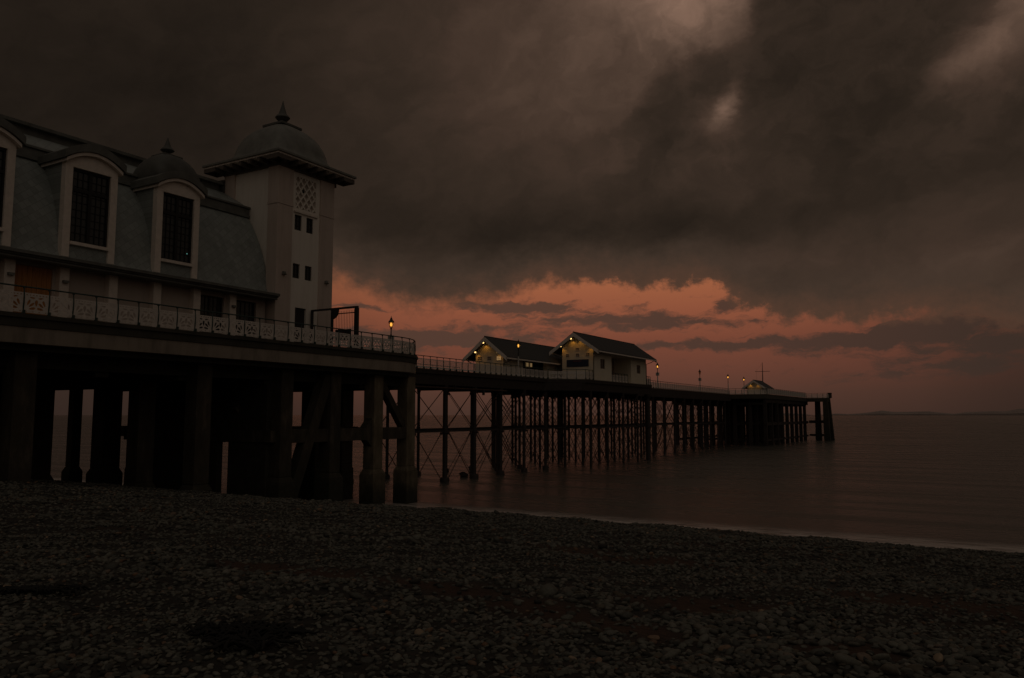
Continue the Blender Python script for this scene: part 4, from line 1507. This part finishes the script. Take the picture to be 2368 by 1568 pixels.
hut = gable_shelter('tiny lamplit gabled hut far out on the pier head beside the mast', -46.3, -43.0, 186.2, 193.5, 13.0, -44.65, 14.3, .9, 1.0, [(188.4, 190.0, DK + .02, 12.5)], .8, (-44.65, 190, DK))
for x, z, p in ((-45.5, 13.35, 7), (-43.8, 13.3, 4)):
    flood(hut, x, 185.85, z, p, 1)
MB().box(-43.12, -43.05, 188.42, 189.98, DK + .02, 12.45).build('door', 'dark_timber', hut)

mast = thing('flag_mast', 'thin cross shaped mast with a yard rising behind the far hut', 'mast', (-45.9, 200, DK))
MB().tube([(-45.9, 200, DK), (-45.9, 200, 15.5), (-45.9, 200, 19.2)], [.13, .11, .05], 8).box(-46.15, -45.65, 199.75, 200.25, DK, DK + .5).build('pole', 'gate_black', mast)
MB().tube([(-47.75, 200.12, 16.95), (-44.15, 200.12, 16.95)], .055, 6).build('yard', 'gate_black', mast)
MB().tube([(-47.4, 200.12, 16.95), (-47.4, 200, DK + .3)], .012, 4).tube([(-45.9, 200, 18.9), (-47.7, 200.12, 16.95)], .01, 4).build('halyard', 'gate_black', mast)


# ------------------------------------------------------------------ lamp posts
def lamp_post(x, y, label, lit=True, box=True, group='victorian lamp posts along the pier'):
    t = thing('lamp_post', label, 'lamp post', (x, y, DK), group)
    MB().lathe(x, y, [(.16, DK), (.16, DK + .5), (.10, DK + .6), (.075, DK + 2.2), (.06, DK + 2.3)], 10).build('post', 'post_pale', t, smooth=True)
    MB().lathe(x, y, [(.055, DK + 2.3), (.075, DK + 2.6), (.05, DK + 2.7), (.045, DK + 3.05), (.09, DK + 3.12), (.04, DK + 3.2)], 10).build('neck', 'gate_black', t, smooth=True)
    if box:
        MB().box(x - .24, x - .08, y - .16, y + .16, DK + 2.05, DK + 2.55).box(x + .08, x + .24, y - .16, y + .16, DK + 2.05, DK + 2.55).build('speaker_box', 'post_pale', t, bevel=.02)
    z = DK + 3.2
    f = MB()
    for k in range(4):
        a = math.pi / 4 + k * math.pi / 2
        b = a + math.pi / 2
        f.tube([(x + .10 * math.cos(a), y + .10 * math.sin(a), z), (x + .24 * math.cos(a), y + .24 * math.sin(a), z + .5)], .013, 4)
        f.tube([(x + .24 * math.cos(a), y + .24 * math.sin(a), z + .5), (x + .24 * math.cos(b), y + .24 * math.sin(b), z + .5)], .016, 4)
    f.taper(x, y, z - .03, z + .02, .05, .08)
    ln = f.build('lantern', 'gate_black', t)
    g_ = MB()
    c0, c1 = .07, .165
    g_.v += [(x + a * c0, y + b * c0, z + .02) for a, b in ((-1, -1), (1, -1), (1, 1), (-1, 1))] + [(x + a * c1, y + b * c1, z + .49) for a, b in ((-1, -1), (1, -1), (1, 1), (-1, 1))]
    g_.f += [(0, 1, 5, 4), (1, 2, 6, 5), (2, 3, 7, 6), (3, 0, 4, 7)]
    g_.build('glass', 'lantern_glass', ln)
    MB().lathe(x, y, [(.27, z + .49), (.25, z + .55), (.14, z + .68), (.08, z + .80), (.10, z + .84), (.03, z + .90), (.008, z + 1.05)], 8, rot=R(22.5)).build('lantern_cap', 'gate_black', ln)
    MB().lathe(x, y, [(.02, z + .12), (.065, z + .2), (.085, z + .3), (.06, z + .42), (.02, z + .46)], 10).build('bulb', 'lamp_bulb' if lit else 'window_dim', ln, smooth=True)
    return t


lamp_post(-42.95 + .0, 52.6, 'lit lamp post standing nearest, just past the curved end of the platform railing')
lamp_post(-44.0, 76.1, 'lit lamp post in front of the low dark shelter roof', box=False)
lamp_post(-44.0, 120.4, 'lit lamp post just beyond the larger cream shelter')
lamp_post(-44.0, 142.6, 'unlit lamp post midway between the larger shelter and the pier head', lit=False)
lamp_post(-44.1, 161.9, 'lit lamp post at the landward corner of the pier head', box=False)
lamp_post(-44.2, 175.0, 'lit lamp post closest to the tiny far hut', box=False)

# ------------------------------------------------------------------ gate, notice board
gate = thing('security_gate', 'tall black barred gate between the tower and the platform railing', 'gate', (-36.4, 38.7, DK))
GZ = 13.12
MB().box(-38.46, -38.34, 38.62, 38.78, DK, GZ).box(-34.56, -34.36, 38.58, 38.82, DK, GZ).box(-38.46, -34.36, 38.63, 38.77, GZ, GZ + .12).box(-36.65, -36.53, 38.63, 38.77, DK, GZ).build('frame', 'gate_black', gate)
leaf = MB().box(-36.50, -34.60, 38.675, 38.725, GZ - .32, GZ - .26).box(-36.50, -34.60, 38.675, 38.725, DK + .12, DK + .18).box(-34.66, -34.60, 38.67, 38.73, DK + .12, GZ - .1)
for i in range(14):
    x = -36.46 + 1.8 * i / 13
    leaf.tube([(x, 38.7, DK + .15), (x, 38.7, GZ - .12)], .013, 5)
leaf.build('gate_leaf', 'gate_black', gate)
arc_ = [(-36.53, GZ)] + [(-36.53 + .52 * math.cos(R(a)), GZ - .62 * math.sin(R(a))) for a in range(0, 91, 10)]
MB().prism(arc_, 'y', 38.66, 38.74).build('corner_plate', 'gate_black', gate)
nb = thing('notice_board', 'dark low notice board behind the gate by the tower', 'notice board', (-37.6, 40.3, DK))
MB().box(-37.75, -36.35, 40.26, 40.32, DK + .85, DK + 1.6).box(-37.65, -37.58, 40.2, 40.26, DK, DK + 1.6).box(-36.52, -36.45, 40.2, 40.26, DK, DK + 1.6).build('board', 'gate_black', nb)
MB().box(-37.1, -36.95, 40.25, 40.26, DK + 1.28, DK + 1.4).build('emblem', 'sign_red', nb)

# ------------------------------------------------------------------ things on the water and beach
rk = bpy.data.meshes.new('rock')
bmr = bmesh.new()
bmesh.ops.create_icosphere(bmr, subdivisions=3, radius=.42)
for v in bmr.verts:
    v.co *= 1 + .35 * mnoise.noise(v.co * 3.1) + .12 * mnoise.noise(v.co * 9)
    v.co.z *= .75
bmr.to_mesh(rk)
bmr.free()
rk.materials.append(MATS['iron_dark'])
ro = bpy.data.objects.new('mooring_block', rk)
COL.objects.link(ro)
ro.location = (-45.1, 67.0, .18)
ro['label'] = 'lumpy dark block at the waterline between the first pier columns'
ro['category'] = 'block'


def weed(x, y, rx, ry, n, label, seed):
    rng = random.Random(seed)
    m = MB()
    heap = [(-1 + 2 * k / 6 + rng.uniform(-.15, .15), rng.uniform(-.9, .9), rng.choice((.10, .16, .28))) for k in range(7)]
    for _ in range(n):
        ca, cb, cs = rng.choice(heap)
        a, b = ca + rng.gauss(0, cs), cb + rng.gauss(0, cs * 1.3)
        c, s = math.cos(R(30.5)), math.sin(R(30.5))
        px, py = x + (a * rx) * c - (b * ry) * s, y + (a * rx) * s + (b * ry) * c
        ang = rng.uniform(0, 6.28)
        pts = []
        for k in range(6):
            ang += rng.uniform(-.8, .8)
            px += .05 * math.cos(ang)
            py += .05 * math.sin(ang)
            pts.append((px, py, float(beach_h(np.array(px), np.array(py))) + rng.uniform(.02, .075)))
        m.tube(pts, [.008, .012, .015, .014, .010, .003], 4)
    o = m.build('seaweed', 'seaweed', smooth='all')
    o['label'] = label
    o['category'] = 'seaweed'
    o['group'] = 'clumps of stranded seaweed'


weed(-5.2, 4.60, .24, .045, 85, 'black tangle of seaweed in the foreground shingle, largest clump', 1)
weed(-8.35, 4.50, .40, .045, 80, 'long dark strand of seaweed lying at the far left of the shingle', 2)
weed(-4.75, 4.22, .14, .03, 30, 'small dark wisp of seaweed closest to the camera', 3)
